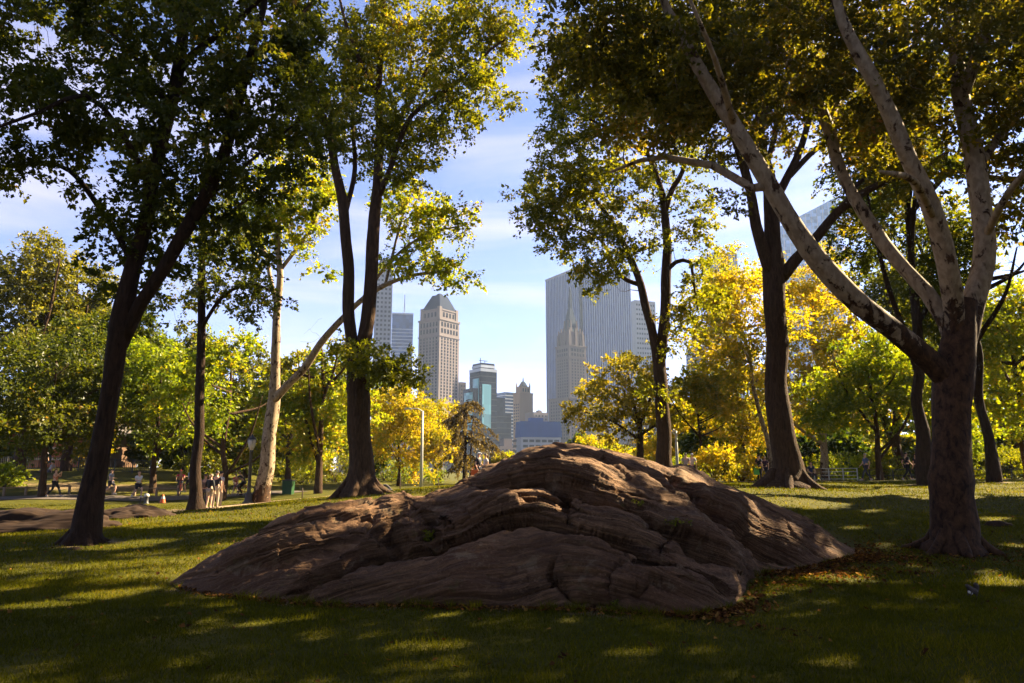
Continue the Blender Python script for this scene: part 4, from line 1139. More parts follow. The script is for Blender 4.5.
# ------------------------------------------------------------------ skyline
def stone(name, col, s=0.12, rough=0.8):
    m, nt = newmat(name)
    t = N(nt, 'ShaderNodeTexCoord').outputs['Object']
    a = noise(nt, mapping(nt, t, (1, 1, .25)), s, 4)
    c = mixc(nt, a, tuple(x * .8 for x in col), tuple(min(1, x * 1.15) for x in col))
    out(nt, pbsdf(nt, c, rough, .1))
    return m
def glass(name, col, rough=0.12, cell=(.25, .25, .26), var=0.5, spec=.5):
    m, nt = newmat(name)
    t = N(nt, 'ShaderNodeTexCoord').outputs['Object']
    w = N(nt, 'ShaderNodeTexWhiteNoise', noise_dimensions='3D')
    fl = N(nt, 'ShaderNodeVectorMath', operation='FLOOR')
    nt.links.new(mapping(nt, t, cell), fl.inputs[0]); nt.links.new(fl.outputs[0], w.inputs['Vector'])
    c = mixc(nt, w.outputs['Value'], tuple(x * (1 - var) for x in col), tuple(min(1, x * (1 + var)) for x in col))
    p = pbsdf(nt, c, rough, spec)
    out(nt, p)
    return m
M_['limestone'] = stone('limestone', (.165, .142, .145))
M_['limestone_grey'] = stone('limestone_grey', (.105, .086, .090))
M_['tan_brick'] = stone('tan_brick', (.26, .17, .11))
M_['white_stone'] = stone('white_stone', (.23, .24, .28))
M_['slate'] = stone('slate', (.008, .017, .042), .12, .9)
M_['copper'] = stone('copper', (.018, .03, .055), .2, .9)
M_['blue_roof'] = stone('blue_roof', (.015, .05, .17), .3, .9)
M_['pane'] = glass('pane', (.012, .015, .026), .25, (.5, .5, .4), .5, .15)
M_['glass_blue'] = glass('glass_blue', (.022, .050, .13), .12)
M_['glass_dark'] = glass('glass_dark', (.010, .013, .022), .18, (.3, .3, .28), .5, .12)
M_['glass_teal'] = glass('glass_teal', (.14, .33, .36), .08, (.18, .18, .12), .35)
M_['steel'] = plain('steel', (.38, .42, .48), .4, .15, .2)
M_['dark_metal'] = plain('dark_metal', (.03, .03, .032), .5, .2, 5)

RZ = rad(36)
class Bld:
    def __init__(s, label, pxc, D, w, l, rz=RZ, cat='building'):
        s.D, s.w, s.l = D, w, l
        c = at(pxc, HORIZ, D)
        cz, sz = math.cos(rz), math.sin(rz)
        off = np.array([-w / 2, -l / 2])
        o = np.array([off[0] * cz - off[1] * sz, off[0] * sz + off[1] * cz])
        s.root = thing('building', label, cat, (c[0] - o[0], c[1] - o[1], -1.0), rz)
        s.px = pxc; s.wins = []
    def z(s, py): return at(s.px, py, s.D)[2] + 1.0
    def part(s, name, mat, boxes):
        """boxes: (x, y, z0, z1, w, l[, top scale])"""
        m = MB()
        for b in boxes:
            m.box((b[0], b[1], b[2]), (b[4], b[5], b[3] - b[2]), 0, b[6] if len(b) > 6 else None)
            if name not in ('wall', 'tower', 'roof'):
                m.build(name, M_[mat], s.root); m = MB()
        if m.n: m.build(name, M_[mat], s.root)
    def windows(s, face, u0, u1, nu, z0, z1, nz, ww, wh, at_=None, skip=None):
        """rows of windows on a wall: face 'front' or 'left'"""
        for k in range(nz):
            for i in range(nu):
                if skip and skip(i, k): continue
                u = u0 + (u1 - u0) * (i + .5) / nu; z = z0 + (z1 - z0) * (k + .5) / nz
                f = at_ if at_ is not None else (s.l / 2 if face == 'front' else s.w / 2)
                if face == 'front': s.wins.append((u, -f, z - wh / 2, ww, .36, wh))
                else: s.wins.append((-f, u, z - wh / 2, .36, ww, wh))
    def done(s):
        if not s.wins: return
        ws = sorted(s.wins, key=lambda a: -a[3] * a[4] * a[5])
        cache = {}
        for (x, y, z, a, b, c) in ws[:100]:
            k = (a, b, c)
            if k not in cache:
                m = MB(); m.box((0, 0, 0), (a, b, c)); o = m.build('window', M_['pane'], s.root); cache[k] = o.data
                o.location = (x, y, z)
            else:
                link('window', cache[k], s.root, (x, y, z))
        if len(ws) > 100:
            m = MB()
            for (x, y, z, a, b, c) in ws[100:]: m.box((x, y, z), (a, b, c))
            tag(m.build('windows', M_['pane'], s.root), kind='stuff')

def lathe(mb, c, prof, n=12):
    a = np.arange(n) * 2 * math.pi / n
    V = np.array([[c[0] + r * math.cos(t), c[1] + r * math.sin(t), c[2] + z] for r, z in prof for t in a])
    i = np.arange(len(prof) - 1)[:, None] * n; j = np.arange(n)[None, :]
    mb.add(V, q=np.stack([i + j, i + (j + 1) % n, i + n + (j + 1) % n, i + n + j], -1).reshape(-1, 4))

# limestone hotel tower with the blue mansard roof
b = Bld('pale limestone hotel tower with a steep blue slate mansard roof', 437, 660, 28, 27, rad(53))
zt = b.z(318)
b.part('wall', 'limestone', [(0, 0, 0, zt, 28, 27), (0, 0, zt, b.z(308), 25, 24), (0, 0, 0, b.z(405), 38, 36)])
b.part('cornice', 'limestone', [(0, 0, zt - 1.2, zt + .6, 29.2, 28.2), (0, 0, b.z(335) - .6, b.z(335) + .5, 28.9, 27.9), (0, 0, b.z(308) - .8, b.z(308) + .5, 26, 25), (0, 0, b.z(405), b.z(405) + 1, 38.6, 36.6)])
b.part('roof', 'slate', [(0, 0, b.z(308) + .5, b.z(291.5), 24.4, 23.4, (.44, .42)), (0, 0, b.z(291.5), b.z(289), 7, 6, (.4, .4))])
b.part('corner_turret', 'limestone', [(x * 11.6, y * 11, zt, b.z(305.5), 3.2, 3.2) for x in (-1, 1) for y in (-1, 1)])
b.windows('front', -12.5, 12.5, 6, b.z(400), b.z(336), 20, 1.7, 2.0); b.windows('left', -12, 12, 6, b.z(400), b.z(336), 20, 1.7, 2.0)
b.windows('front', -12.5, 12.5, 6, b.z(333), b.z(320), 2, 2.1, 4.2); b.windows('left', -12, 12, 6, b.z(333), b.z(320), 2, 2.1, 4.2)
b.windows('front', -9, 9, 4, b.z(317), b.z(309), 1, 2.2, 4.4, 12.0); b.windows('left', -9, 9, 4, b.z(317), b.z(309), 1, 2.2, 4.4, 12.5)
b.done()
# marble striped office slab
b = Bld('huge white and blue vertically striped office tower behind the spired hotel', 585, 800, 71, 72, rad(31))
zt = b.z(268)
b.part('wall', 'glass_blue', [(0, 0, 0, zt, 74, 72)])
M_['cool_marble'] = stone('cool_marble', (.17, .22, .36))
b.part('pier', 'cool_marble', [(-37 + 74 * (i + .5) / 22, -36.3, 0, zt, 1.25, 1.0) for i in range(22)] + [(-37.3, -36 + 72 * (i + .5) / 22, 0, zt, 1.0, 1.3) for i in range(22)])
b.part('parapet', 'white_stone', [(0, 0, zt, zt + 2.5, 75, 73)])
b.part('corner_pier', 'glass_dark', [(-37.2, -36.2, 0, zt, 2.6, 2.6)])
# spired hotel
b = Bld('grey stone hotel tower with steep green roof and needle spire', 571, 730, 23, 22)
zt = b.z(345)
b.part('wall', 'limestone_grey', [(0, 0, 0, zt, 23, 22), (0, 0, 0, b.z(398), 34, 32), (0, 0, zt, b.z(330), 17, 15)])
b.part('cornice', 'limestone_grey', [(0, 0, zt - .6, zt + .7, 24, 23), (0, 0, b.z(398) - .5, b.z(398) + .7, 34.8, 32.8), (0, 0, b.z(357) - .4, b.z(357) + .4, 23.6, 22.6)])
b.part('gable', 'limestone_grey', [(x, y, b.z(345), b.z(326), 3.6, 3.6, (.25, .25)) for x, y in ((-7, -7), (7, -7), (0, -7.8), (-7, 7), (7, 7), (-8.2, 0))])
b.part('turret', 'limestone_grey', [(x * 9.2, y * 8.4, b.z(345), b.z(333), 3.4, 3.4, (.7, .7)) for x in (-1, 1) for y in (-1, 1)] + [(x * 9.2, y * 8.4, b.z(333), b.z(328), 2.0, 2.0, (.15, .15)) for x in (-1, 1) for y in (-1, 1)])
b.part('dormer', 'limestone_grey', [(x, y, b.z(330), b.z(318), 2.4, 2.4, (.3, .3)) for x, y in ((-4, -5.2), (4, -5.2), (-5.8, -3), (-5.8, 3))])
b.part('roof', 'copper', [(0, 0, b.z(334), b.z(304), 15, 13.4, (.2, .2)), (0, 0, b.z(304), b.z(300), 3.4, 3.2)])
b.part('spire', 'copper', [(0, 0, b.z(300), b.z(283), 3.6, 3.6, (.25, .25))])
b.windows('front', -9.6, 9.6, 5, b.z(397), b.z(358), 13, 1.5, 1.9); b.windows('left', -9, 9, 5, b.z(397), b.z(358), 13, 1.5, 1.9)
b.windows('front', -9.6, 9.6, 5, b.z(356), b.z(347), 2, 1.9, 3.0); b.windows('left', -9, 9, 5, b.z(356), b.z(347), 2, 1.9, 3.0)
b.windows('front', -15, 15, 7, b.z(440), b.z(400), 12, 1.6, 2.0, 16); b.windows('left', -14, 14, 7, b.z(440), b.z(400), 12, 1.6, 2.0, 17)
b.done()
# dark glass tower
b = Bld('stepped dark glass tower with teal mirrored bays, left of the small beige tower', 480, 620, 17, 18)
b.part('tower', 'glass_dark', [(0, 0, 0, b.z(371), 17, 18), (6, 3, 0, b.z(396), 26, 20), (9, 4, 0, b.z(412), 32, 24), (-9.5, 3, 0, b.z(388), 8, 18)])
b.part('crown_band', 'steel', [(0, 0, b.z(371), b.z(368), 17.4, 18.4), (1, 1, b.z(366.5), b.z(364), 15, 15)])
b.part('penthouse', 'glass_dark', [(1, 1, b.z(368), b.z(362), 14, 14)])
b.part('mirrored_bay', 'glass_teal', [(-2.5, -9.3, b.z(428), b.z(384), 9, .8), (-8.8, -2, b.z(418), b.z(378), .8, 9), (-13.7, 2, b.z(440), b.z(392), .8, 13)])
b.part('floor_line', 'dark_metal', [(0, 0, z, z + .5, 17.3, 18.3) for z in np.arange(b.z(440), b.z(373), 5.0)] + [(9, 4, z, z + .5, 32.3, 24.3) for z in np.arange(b.z(445), b.z(414), 5.0)])
b.part('mast', 'dark_metal', [(-3, 0, b.z(362), b.z(356), .5, .5), (3, 2, b.z(362), b.z(358), .4, .4), (0, 0, b.z(359), b.z(358.4), 9, .4)])
# slab behind it
b = Bld('flat topped blue glass slab between the dark tower and the beige tower', 505, 900, 22, 20)
b.part('wall', 'glass_blue', [(0, 0, 0, b.z(392), 22, 20)])
b.part('floor_band', 'steel', [(0, 0, z, z + 1.1, 22.5, 20.5) for z in np.arange(6, b.z(393), 4.2)])
# beige tower with cupola
b = Bld('slim beige stone tower with a stepped crown and small spire', 519, 840, 20, 10)
b.part('wall', 'tan_brick', [(0, 0, 0, b.z(393), 20, 12), (0, 0, b.z(393), b.z(386), 14, 10)])
b.part('cornice', 'tan_brick', [(0, 0, b.z(393) - .6, b.z(393) + .7, 20.8, 12.8), (0, 0, b.z(402), b.z(402) + .8, 20.6, 12.6)])
b.part('pinnacle', 'tan_brick', [(x * 6.4, y * 4.4, b.z(386), b.z(381.5), 1.5, 1.5, (.2, .2)) for x in (-1, 1) for y in (-1, 1)])
b.part('roof', 'slate', [(0, 0, b.z(386), b.z(381), 9, 7, (.4, .4)), (0, 0, b.z(381), b.z(376), 1.5, 1.5, (.1, .1))])
b.windows('front', -9, 9, 5, b.z(430), b.z(403), 9, 1.6, 2.0); b.windows('left', -5.5, 5.5, 3, b.z(430), b.z(403), 9, 1.5, 2.0); b.windows('front', -9, 9, 5, b.z(401), b.z(395), 1, 1.8, 4.6)
b.windows('front', -5.5, 5.5, 3, b.z(392), b.z(387), 1, 1.8, 4.2, 5.0)
b.done()
# low white building with blue roof storey
b = Bld('low white office block with ribbon windows under a bright blue roof storey', 517, 520, 36, 14, rad(14))
b.part('wall', 'white_stone', [(0, 0, 0, b.z(437), 30, 14)])
b.part('roof', 'blue_roof', [(0, 0, b.z(437), b.z(421), 31.5, 15, (.97, .94)), (-2, 0, b.z(421), b.z(417), 10, 6)])
b.windows('front', -14, 14, 6, b.z(465), b.z(438), 5, 3.6, 1.9); b.windows('left', -6, 6, 3, b.z(465), b.z(438), 5, 2.6, 1.9)
b.done()
b = Bld('small pale flat roofed block just behind the blue roof', 534, 700, 18, 14)
b.part('wall', 'limestone', [(0, 0, 0, b.z(412), 18, 14)])
b.part('water_tank_house', 'limestone', [(3, 0, b.z(412), b.z(409.5), 4, 4), (3, 0, b.z(409.5), b.z(408), .5, .5)])
b.windows('front', -8, 8, 4, b.z(440), b.z(414), 8, 1.6, 1.8)
b.done()
b = Bld('low brownish block at the foot of the dark glass tower', 500, 560, 16, 12)
b.part('wall', 'limestone_grey', [(0, 0, 0, b.z(446), 16, 12), (4, 3, 0, b.z(438), 8, 6)])
b.windows('front', -7, 7, 4, b.z(466), b.z(448), 4, 1.6, 1.8)
b.done()
b = Bld('narrow grey block right of the limestone hotel tower', 459, 820, 8, 8)
b.part('wall', 'limestone_grey', [(0, 0, 0, b.z(382), 8, 8)]); b.windows('front', -3.4, 3.4, 2, b.z(440), b.z(384), 15, 1.4, 1.8); b.done()
# slabs at the left
b = Bld('tall pale residential slab rising behind the two stemmed tree', 368, 640, 18, 12, rad(14))
b.part('wall', 'white_stone', [(0, 0, 0, b.z(262), 15, 12)]); b.part('roof_house', 'limestone_grey', [(0, 0, b.z(262), b.z(258), 9, 8)])
b.windows('front', -7, 7, 4, b.z(420), b.z(264), 34, 1.9, 2.1); b.windows('left', -5.5, 5.5, 3, b.z(420), b.z(264), 34, 1.9, 2.1); b.done()
b = Bld('blue glass office tower with a roof antenna, left of the limestone hotel', 386, 880, 30, 20, rad(10))
b.part('wall', 'glass_blue', [(0, 0, 0, b.z(314), 26, 20)])
b.part('floor_band', 'steel', [(0, 0, z, z + .9, 26.5, 20.5) for z in np.arange(8, b.z(326), 4.4)])
b.part('roof_screen', 'steel', [(0, 0, b.z(314), b.z(312.5), 26.6, 20.6)])
b.part('antenna', 'steel', [(2, 0, b.z(312.5), b.z(292), 2.0, 2.0, (.4, .4))])
# towers at the right
b = Bld('pale tower right of the striped office tower, behind the brown forked tree', 640, 900, 30, 20, rad(20))
b.part('wall', 'white_stone', [(0, 0, 0, b.z(300), 30, 20)]); b.windows('front', -14, 14, 8, b.z(430), b.z(302), 26, 2.0, 2.6); b.done()
b = Bld('grey blue tower glimpsed between the leaves left of the massive trunk', 697, 760, 17, 14, rad(12))
b.part('wall', 'glass_blue', [(0, 0, 0, b.z(347), 17, 14)]); b.part('floor_band', 'steel', [(0, 0, z, z + 1.0, 17.4, 14.4) for z in np.arange(8, b.z(348), 4.2)])
b = Bld('tall blue glass tower glimpsed behind the yellow leaves beside the massive trunk', 724, 720, 27, 20, rad(12))
b.part('wall', 'glass_blue', [(0, 0, 0, b.z(252), 27, 20)]); b.part('mullion', 'steel', [(-13.5 + 27 * i / 9, -10.2, 0, b.z(252), .6, .6) for i in range(10)])
# tower with the slanted top
rt = Bld('pale blue glass tower with a slanted top at the right above the trees', 785, 820, 76, 30, rad(-14))
m = MB(); w, l = 76, 30
zl, zr = rt.z(232), rt.z(203)
m.add([[-w/2,-l/2,0],[w/2,-l/2,0],[w/2,l/2,0],[-w/2,l/2,0],[-w/2,-l/2,zl],[w/2,-l/2,zr],[w/2,l/2,zr],[-w/2,l/2,zl]], q=[[0,3,2,1],[4,5,6,7],[0,1,5,4],[1,2,6,5],[2,3,7,6],[3,0,4,7]])
M_['glass_pale'] = glass('glass_pale', (.16, .28, .48), .2)
m.build('wall', M_['glass_pale'], rt.root)
m = MB()
for i in range(12):
    x = -w / 2 + w * (i + .5) / 12; m.box((x, -l / 2 - .2, 0), (.5, .5, zl + (zr - zl) * (i + .5) / 12))
m.build('mullion', M_['steel'], rt.root)
# ordinary blocks closing the street level of the skyline
for q, (px, D, w, l, top, lab) in enumerate([
        (340, 700, 40, 30, 420, 'pale block low behind the two stemmed trunk'), (600, 640, 40, 30, 425, 'stone block behind the small round tree'), (660, 700, 50, 30, 405, 'stone block behind the brown forked trunk'),
        (720, 660, 50, 30, 400, 'stone block low behind the slender young tree'), (250, 720, 60, 30, 405, 'stone block low behind the pale sycamore'), (800, 700, 60, 30, 390, 'stone block low behind the golden plane tree')]):
    b = Bld(lab, px, D, w, l, rad(20))
    b.part('wall', 'limestone' if q % 2 else 'limestone_grey', [(0, 0, 0, b.z(top), w, l)])
    b.windows('front', -w * .46, w * .46, 8, 4, b.z(top + 2), 8, 2.0, 2.2); b.done()

# ------------------------------------------------------------------ brick pavilion at the left
M_['brown_wall'] = plain('brown_wall', (.10, .055, .03), .85, .3, 3); M_['brick'] = plain('brick', (.40, .13, .05), .85, .3, 3); M_['cream'] = plain('cream_stone', (.55, .42, .26), .8, .2, 3)
M_['dark_void'] = plain('dark_interior', (.02, .018, .016), .8, .2, 2); M_['roof_dark'] = plain('roof_dark', (.07, .06, .055), .7, .2, 2)
p = on(-12, 70)
rt = thing('pavilion', 'orange brick pavilion with cream bands behind the trees at the left edge', 'building', p, rad(-6))
for i in range(9):
    x = -9 + i * 2.3
    m = MB(); m.box((x, 0, -.4), (1.0, .5, 3.8)); pr = m.build('pier', M_['brick'], rt)
    for z in (.9, 1.9, 2.9):
        c = MB(); c.box((x, 0, z), (1.03, .53, .2)); c.build('stone_band', M_['cream'], pr)
m = MB(); m.box((.2, .1, -.4), (20, .35, 1.0)); m.build('plinth', M_['brick'], rt)
for i in range(8):
    d = MB(); d.box((-7.85 + i * 2.3, .15, .6), (1.32, .25, 2.8)); d.build('window', M_['dark_void'], rt)
d = MB(); d.box((.2, 4, -.4), (19.6, 7.4, 3.8)); d.build('wall', M_['brown_wall'], rt)
d = MB(); d.box((.2, 3.6, 3.4), (22, 10, 2.2), 0, (.7, .15)); d.build('roof', M_['roof_dark'], rt)

# ------------------------------------------------------------------ fences, lamps, small things
def along(px0, px1, y0, y1, n):
    return [on(px0 + (px1 - px0) * i / n, y0 + (y1 - y0) * i / n) for i in range(n + 1)]
M_['iron'] = M_['dark_metal']
M_['wood_post'] = plain('weathered_wood', (.20, .14, .09), .9, .3, 8)
M_['grey_metal'] = plain('grey_metal', (.42, .43, .42), .45, .12, 6)
def fence(label, pts, h, step, rails, post_w, mat, pickets=0, rail_w=.05):
    base = pts[0]
    rt = thing('fence', label, 'fence', base)
    P, _ = resample(np.array(pts), np.zeros(len(pts)), step)
    for q in P:
        pm = MB(); pm.box(q - base + [0, 0, -.15], (post_w, post_w, h + .15)); pm.build('post', mat, rt)
    r = MB()
    for z in rails:
        if not pickets: r = MB()
        r.tube(P - base + [0, 0, h * z], np.full(len(P), rail_w / 2), 6, 0, True)
        if not pickets: r.build('rail', mat, rt)
    if pickets:
        K, _ = resample(np.array(pts), np.zeros(len(pts)), pickets)
        for q in K: r.box(q - base + [0, 0, .08], (.025, .025, h - .05))
        r.build('picket_panel', mat, rt)
fence('black iron picket fence in front of the brick pavilion', along(-30, 150, 62, 62, 10), 1.15, 2.2, (.12, .95), .08, M_['iron'], .16, .04)
fence('low wooden post and rail fence along the joggers path at the left', along(-40, 178, 47.2, 48.5, 10), .55, 1.75, (.9,), .12, M_['wood_post'], 0, .06)
fence('grey metal railing at the far edge of the lawn, right of the massive trunk', along(744, 858, 54, 54, 8), 1.05, 2.0, (.25, .5, .75, .98), .06, M_['grey_metal'], 0, .05)
fence('low iron railing along the far edge of the lawn at the right', along(870, 1060, 50, 50, 8), .8, 2.0, (.5, .97), .05, M_['iron'], 0, .04)

M_['lantern'] = plain('lantern_glass', (.36, .35, .33), .25, .08, 8, .6)
def lamp(label, px, y, pytop):
    b = on(px, y); h = at(px, pytop, y)[2] - b[2]
    rt = thing('lamp_post', label, 'lamp', b, 0, 'black park lamp posts')
    m = MB(); lathe(m, (0, 0, 0), [(.30, -.1), (.30, .10), (.20, .2), (.17, .5), (.10, .62), (.085, .9), (.075, h - .95), (.10, h - .92), (.10, h - .86), (.05, h - .82)], 14)
    m.build('pole', M_['iron'], rt, True)
    m = MB(); lathe(m, (0, 0, 0), [(.02, h - .84), (.10, h - .82), (.17, h - .62), (.215, h - .36), (.20, h - .28), (.02, h - .27)], 14); m.build('lantern', M_['lantern'], rt, True)
    m = MB(); lathe(m, (0, 0, 0), [(.235, h - .29), (.22, h - .24), (.10, h - .14), (.06, h - .08), (.02, h)], 14)
    for k in range(6):
        a = k * math.pi / 3
        m.tube([[.105 * math.cos(a), .105 * math.sin(a), h - .82], [.222 * math.cos(a), .222 * math.sin(a), h - .3]], [.012, .012], 4)
    m.build('lantern_cap', M_['iron'], rt, True)
lamp('black park lamp post beside the pale sycamore', 248, 37.5, 434)
lamp('black park lamp post close to the brown forked trunk', 669, 47, 429)
def mast(label, px, y, pytop, arm):
    b = on(px, y); h = at(px, pytop, y)[2] - b[2]
    rt = thing('street_light', label, 'street light', b, 0, 'tall grey street light masts')
    m = MB(); m.tube([[0, 0, -.1], [0, 0, h * .5], [0, 0, h]], [.14, .11, .08], 10); m.build('pole', M_['grey_metal'], rt, True)
    m = MB(); m.tube([[0, 0, h - .05], [arm * .4, 0, h + .18], [arm, 0, h + .2]], [.05, .04, .04], 8); m.build('arm', M_['grey_metal'], rt, True)
    m = MB(); m.box((arm + math.copysign(.25, arm), 0, h + .12), (.6, .25, .14), 0, (.7, .7)); m.build('lamp_head', M_['grey_metal'], rt)
mast('tall pale grey street light mast in front of the golden yellow tree', 421, 57, 411, -.9)
mast('pale grey street light mast right of the brown forked trunk', 678, 55, 431, -.7)

M_['stake'] = plain('stake_wood', (.06, .045, .03), .9, .2, 8)
for px, y, pyt, lab in [(139, 29, 497, 'thin dark stake in the lawn beside the low bedrock slab'), (302, 40, 488, 'thin stake right of the pale sycamore'), (400, 42, 473, 'taller thin stake right of the two stemmed tree'), (438, 42, 478, 'thin stake in front of the drooping conifer')]:
    b = on(px, y); h = at(px, pyt, y)[2] - b[2]
    m = MB(); m.tube([[0, 0, -.1], [.01, 0, h * .5], [0, 0, h]], [.035, .033, .028], 6)
    o = m.build('stake', M_['stake'], None, True); o.location = b; tag(o, lab, 'stake', 'thin stakes in the lawn')
# green bin
b = on(288, 50)
rt = thing('litter_bin', 'square green litter bin behind the pale sycamore', 'bin', b)
M_['green_paint'] = plain('green_paint', (.012, .05, .016), .5, .15, 6)
m = MB(); m.box((0, 0, -.05), (.62, .62, .95), 0, (1.08, 1.08)); m.build('body', M_['green_paint'], rt)
m = MB(); m.box((0, 0, .9), (.74, .74, .08), 0, (.9, .9)); m.box((0, 0, .98), (.3, .3, .05)); m.build('lid', M_['iron'], rt)
# cone
b = on(162.5, 43.5)
rt = thing('traffic_cone', 'orange traffic cone standing at the path edge', 'cone', b)
M_['orange'] = plain('orange_plastic', (.5, .085, .015), .5, .1, 6); M_['white_band'] = plain('white_band', (.42, .40, .36), .5, .05, 6)
m = MB(); lathe(m, (0, 0, .03), [(.17, 0), (.155, .1), (.11, .25), (.075, .37), (.035, .5), (.0, .51)], 16); m.build('cone_body', M_['orange'], rt, True)
m = MB(); lathe(m, (0, 0, .03), [(.118, .25), (.080, .38)], 16); m.build('reflective_band', M_['white_band'], rt, True)
m = MB(); m.box((0, 0, 0), (.4, .4, .04)); m.build('base', M_['iron'], rt)
# hydrant-like bollard
b = on(146, 43)
rt = thing('bollard', 'short dark bollard with a pale cap beside the path', 'bollard', b)
m = MB(); lathe(m, (0, 0, 0), [(.17, -.05), (.17, .06), (.12, .1), (.115, .42), (.13, .45)], 12); m.build('post', M_['iron'], rt, True)
m = MB(); lathe(m, (0, 0, 0), [(.14, .45), (.15, .52), (.10, .60), (.0, .63)], 12); m.build('cap', M_['white_band'], rt, True)
# orange bag by the couple
b = on(474.5, 39.5)
rt = thing('shopping_bag', 'orange bag standing beside the couple behind the rock', 'bag', b)
m = MB(); m.box((0, 0, 0), (.42, .26, .62), .2, (.85, .7)); m.build('bag_body', M_['orange'], rt)
m = MB(); m.tube([[-.12, 0, .6], [-.08, 0, .76], [.08, 0, .76], [.12, 0, .6]], [.015] * 4, 5); m.build('handle', M_['orange'], rt)
rt.scale = (1, 1, 1.35)

# ------------------------------------------------------------------ people
def skin_mesh(name, V, E, Rr, root=0, sub=1):
    me = bpy.data.meshes.new(name)
    me.from_pydata([tuple(v) for v in V], E, [])
    o = bpy.data.objects.new(name, me); COL.objects.link(o)
    md = o.modifiers.new('s', 'SKIN')
    sv = me.skin_vertices[0].data
    for i, r in enumerate(Rr):
        sv[i].radius = (r, r) if np.isscalar(r) else r
        sv[i].use_root = (i == root)
    md.use_smooth_shade = True
    if sub:
        s = o.modifiers.new('u', 'SUBSURF'); s.levels = sub; s.render_levels = sub
    dg = bpy.context.evaluated_depsgraph_get(); dg.update()
    nm = bpy.data.meshes.new_from_object(o.evaluated_get(dg))
    nm.name = name
    bpy.data.objects.remove(o); bpy.data.meshes.remove(me)
    return nm

CM = {}
def cloth(col):
    if col not in CM: CM[col] = plain('cloth', tuple(x * .7 for x in col), .85, .15, 9)
    return CM[col]
SKIN = [plain('skin_light', (.52, .31, .21), .6, .08, 9), plain('skin_tan', (.36, .20, .12), .6, .08, 9)]
HAIR = {'dark': plain('hair_dark', (.022, .016, .012), .6, .2, 20), 'brown': plain('hair_brown', (.09, .05, .025), .6, .2, 20), 'blond': plain('hair_blond', (.36, .22, .09), .6, .2, 20), 'grey': plain('hair_grey', (.4, .38, .36), .6, .2, 20)}

POSES = {
    'stand': {},
    'stance': {'kneeL': (.11, -.04, .50), 'ankleL': (.13, .03, .09), 'elbowL': (.25, .02, 1.15), 'wristL': (.16, -.20, 1.08), 'elbowR': (-.25, .05, 1.14), 'wristR': (-.24, -.06, .90)},
    'walk': {'kneeL': (.09, -.22, .52), 'ankleL': (.09, -.34, .11), 'kneeR': (-.09, .06, .50), 'ankleR': (-.09, .36, .16), 'elbowL': (.24, .16, 1.16), 'wristL': (.22, .10, .94), 'elbowR': (-.24, -.06, 1.15), 'wristR': (-.22, -.24, .98)},
    'jog': {'kneeL': (.09, -.30, .62), 'ankleL': (.09, -.22, .22), 'kneeR': (-.09, .05, .52), 'ankleR': (-.09, .42, .32), 'elbowL': (.24, .20, 1.18), 'wristL': (.20, .02, 1.06), 'elbowR': (-.24, -.04, 1.17), 'wristR': (-.14, -.26, 1.18)},
    'drink': {'kneeL': (.09, -.24, .52), 'ankleL': (.09, -.38, .12), 'kneeR': (-.09, .06, .50), 'ankleR': (-.09, .38, .17), 'elbowL': (.24, -.16, 1.25), 'wristL': (.12, -.26, 1.46), 'elbowR': (-.24, -.14, 1.24), 'wristR': (-.10, -.27, 1.44)},
    'sit': {'hipL': (.09, 0, .50), 'hipR': (-.09, 0, .50), 'pelvis': (0, .02, .53), 'spine': (0, .05, .73), 'chest': (0, .04, .93), 'neck': (0, .01, 1.09), 'shoulderL': (.18, .04, 1.01), 'shoulderR': (-.18, .04, 1.01),
            'kneeL': (.12, -.42, .52), 'kneeR': (-.12, -.42, .52), 'ankleL': (.12, -.46, .10), 'ankleR': (-.12, -.46, .10), 'elbowL': (.25, -.04, .75), 'wristL': (.14, -.26, .62), 'elbowR': (-.25, -.04, .75), 'wristR': (-.14, -.26, .62)},
    'recline': {'hipL': (.09, 0, .12), 'hipR': (-.09, 0, .12), 'pelvis': (0, .02, .14), 'spine': (0, .14, .30), 'chest': (0, .22, .48), 'neck': (0, .24, .64), 'shoulderL': (.18, .24, .56), 'shoulderR': (-.18, .24, .56),
                'kneeL': (.12, -.42, .36), 'kneeR': (-.12, -.44, .14), 'ankleL': (.12, -.72, .09), 'ankleR': (-.12, -.86, .08), 'elbowL': (.25, .34, .30), 'wristL': (.24, .36, .06), 'elbowR': (-.25, .34, .30), 'wristR': (-.24, .36, .06)},
    'cycle': {'hipL': (.09, .1, .92), 'hipR': (-.09, .1, .92), 'pelvis': (0, .12, .96), 'spine': (0, .03, 1.14), 'chest': (0, -.10, 1.30), 'neck': (0, -.18, 1.44), 'shoulderL': (.18, -.14, 1.36), 'shoulderR': (-.18, -.14, 1.36),
              'kneeL': (.11, -.26, .72), 'ankleL': (.11, -.12, .34), 'kneeR': (-.11, -.20, .55), 'ankleR': (-.11, -.02, .16), 'elbowL': (.25, -.36, 1.16), 'wristL': (.22, -.52, 1.03), 'elbowR': (-.25, -.36, 1.16), 'wristR': (-.22, -.52, 1.03)},
}
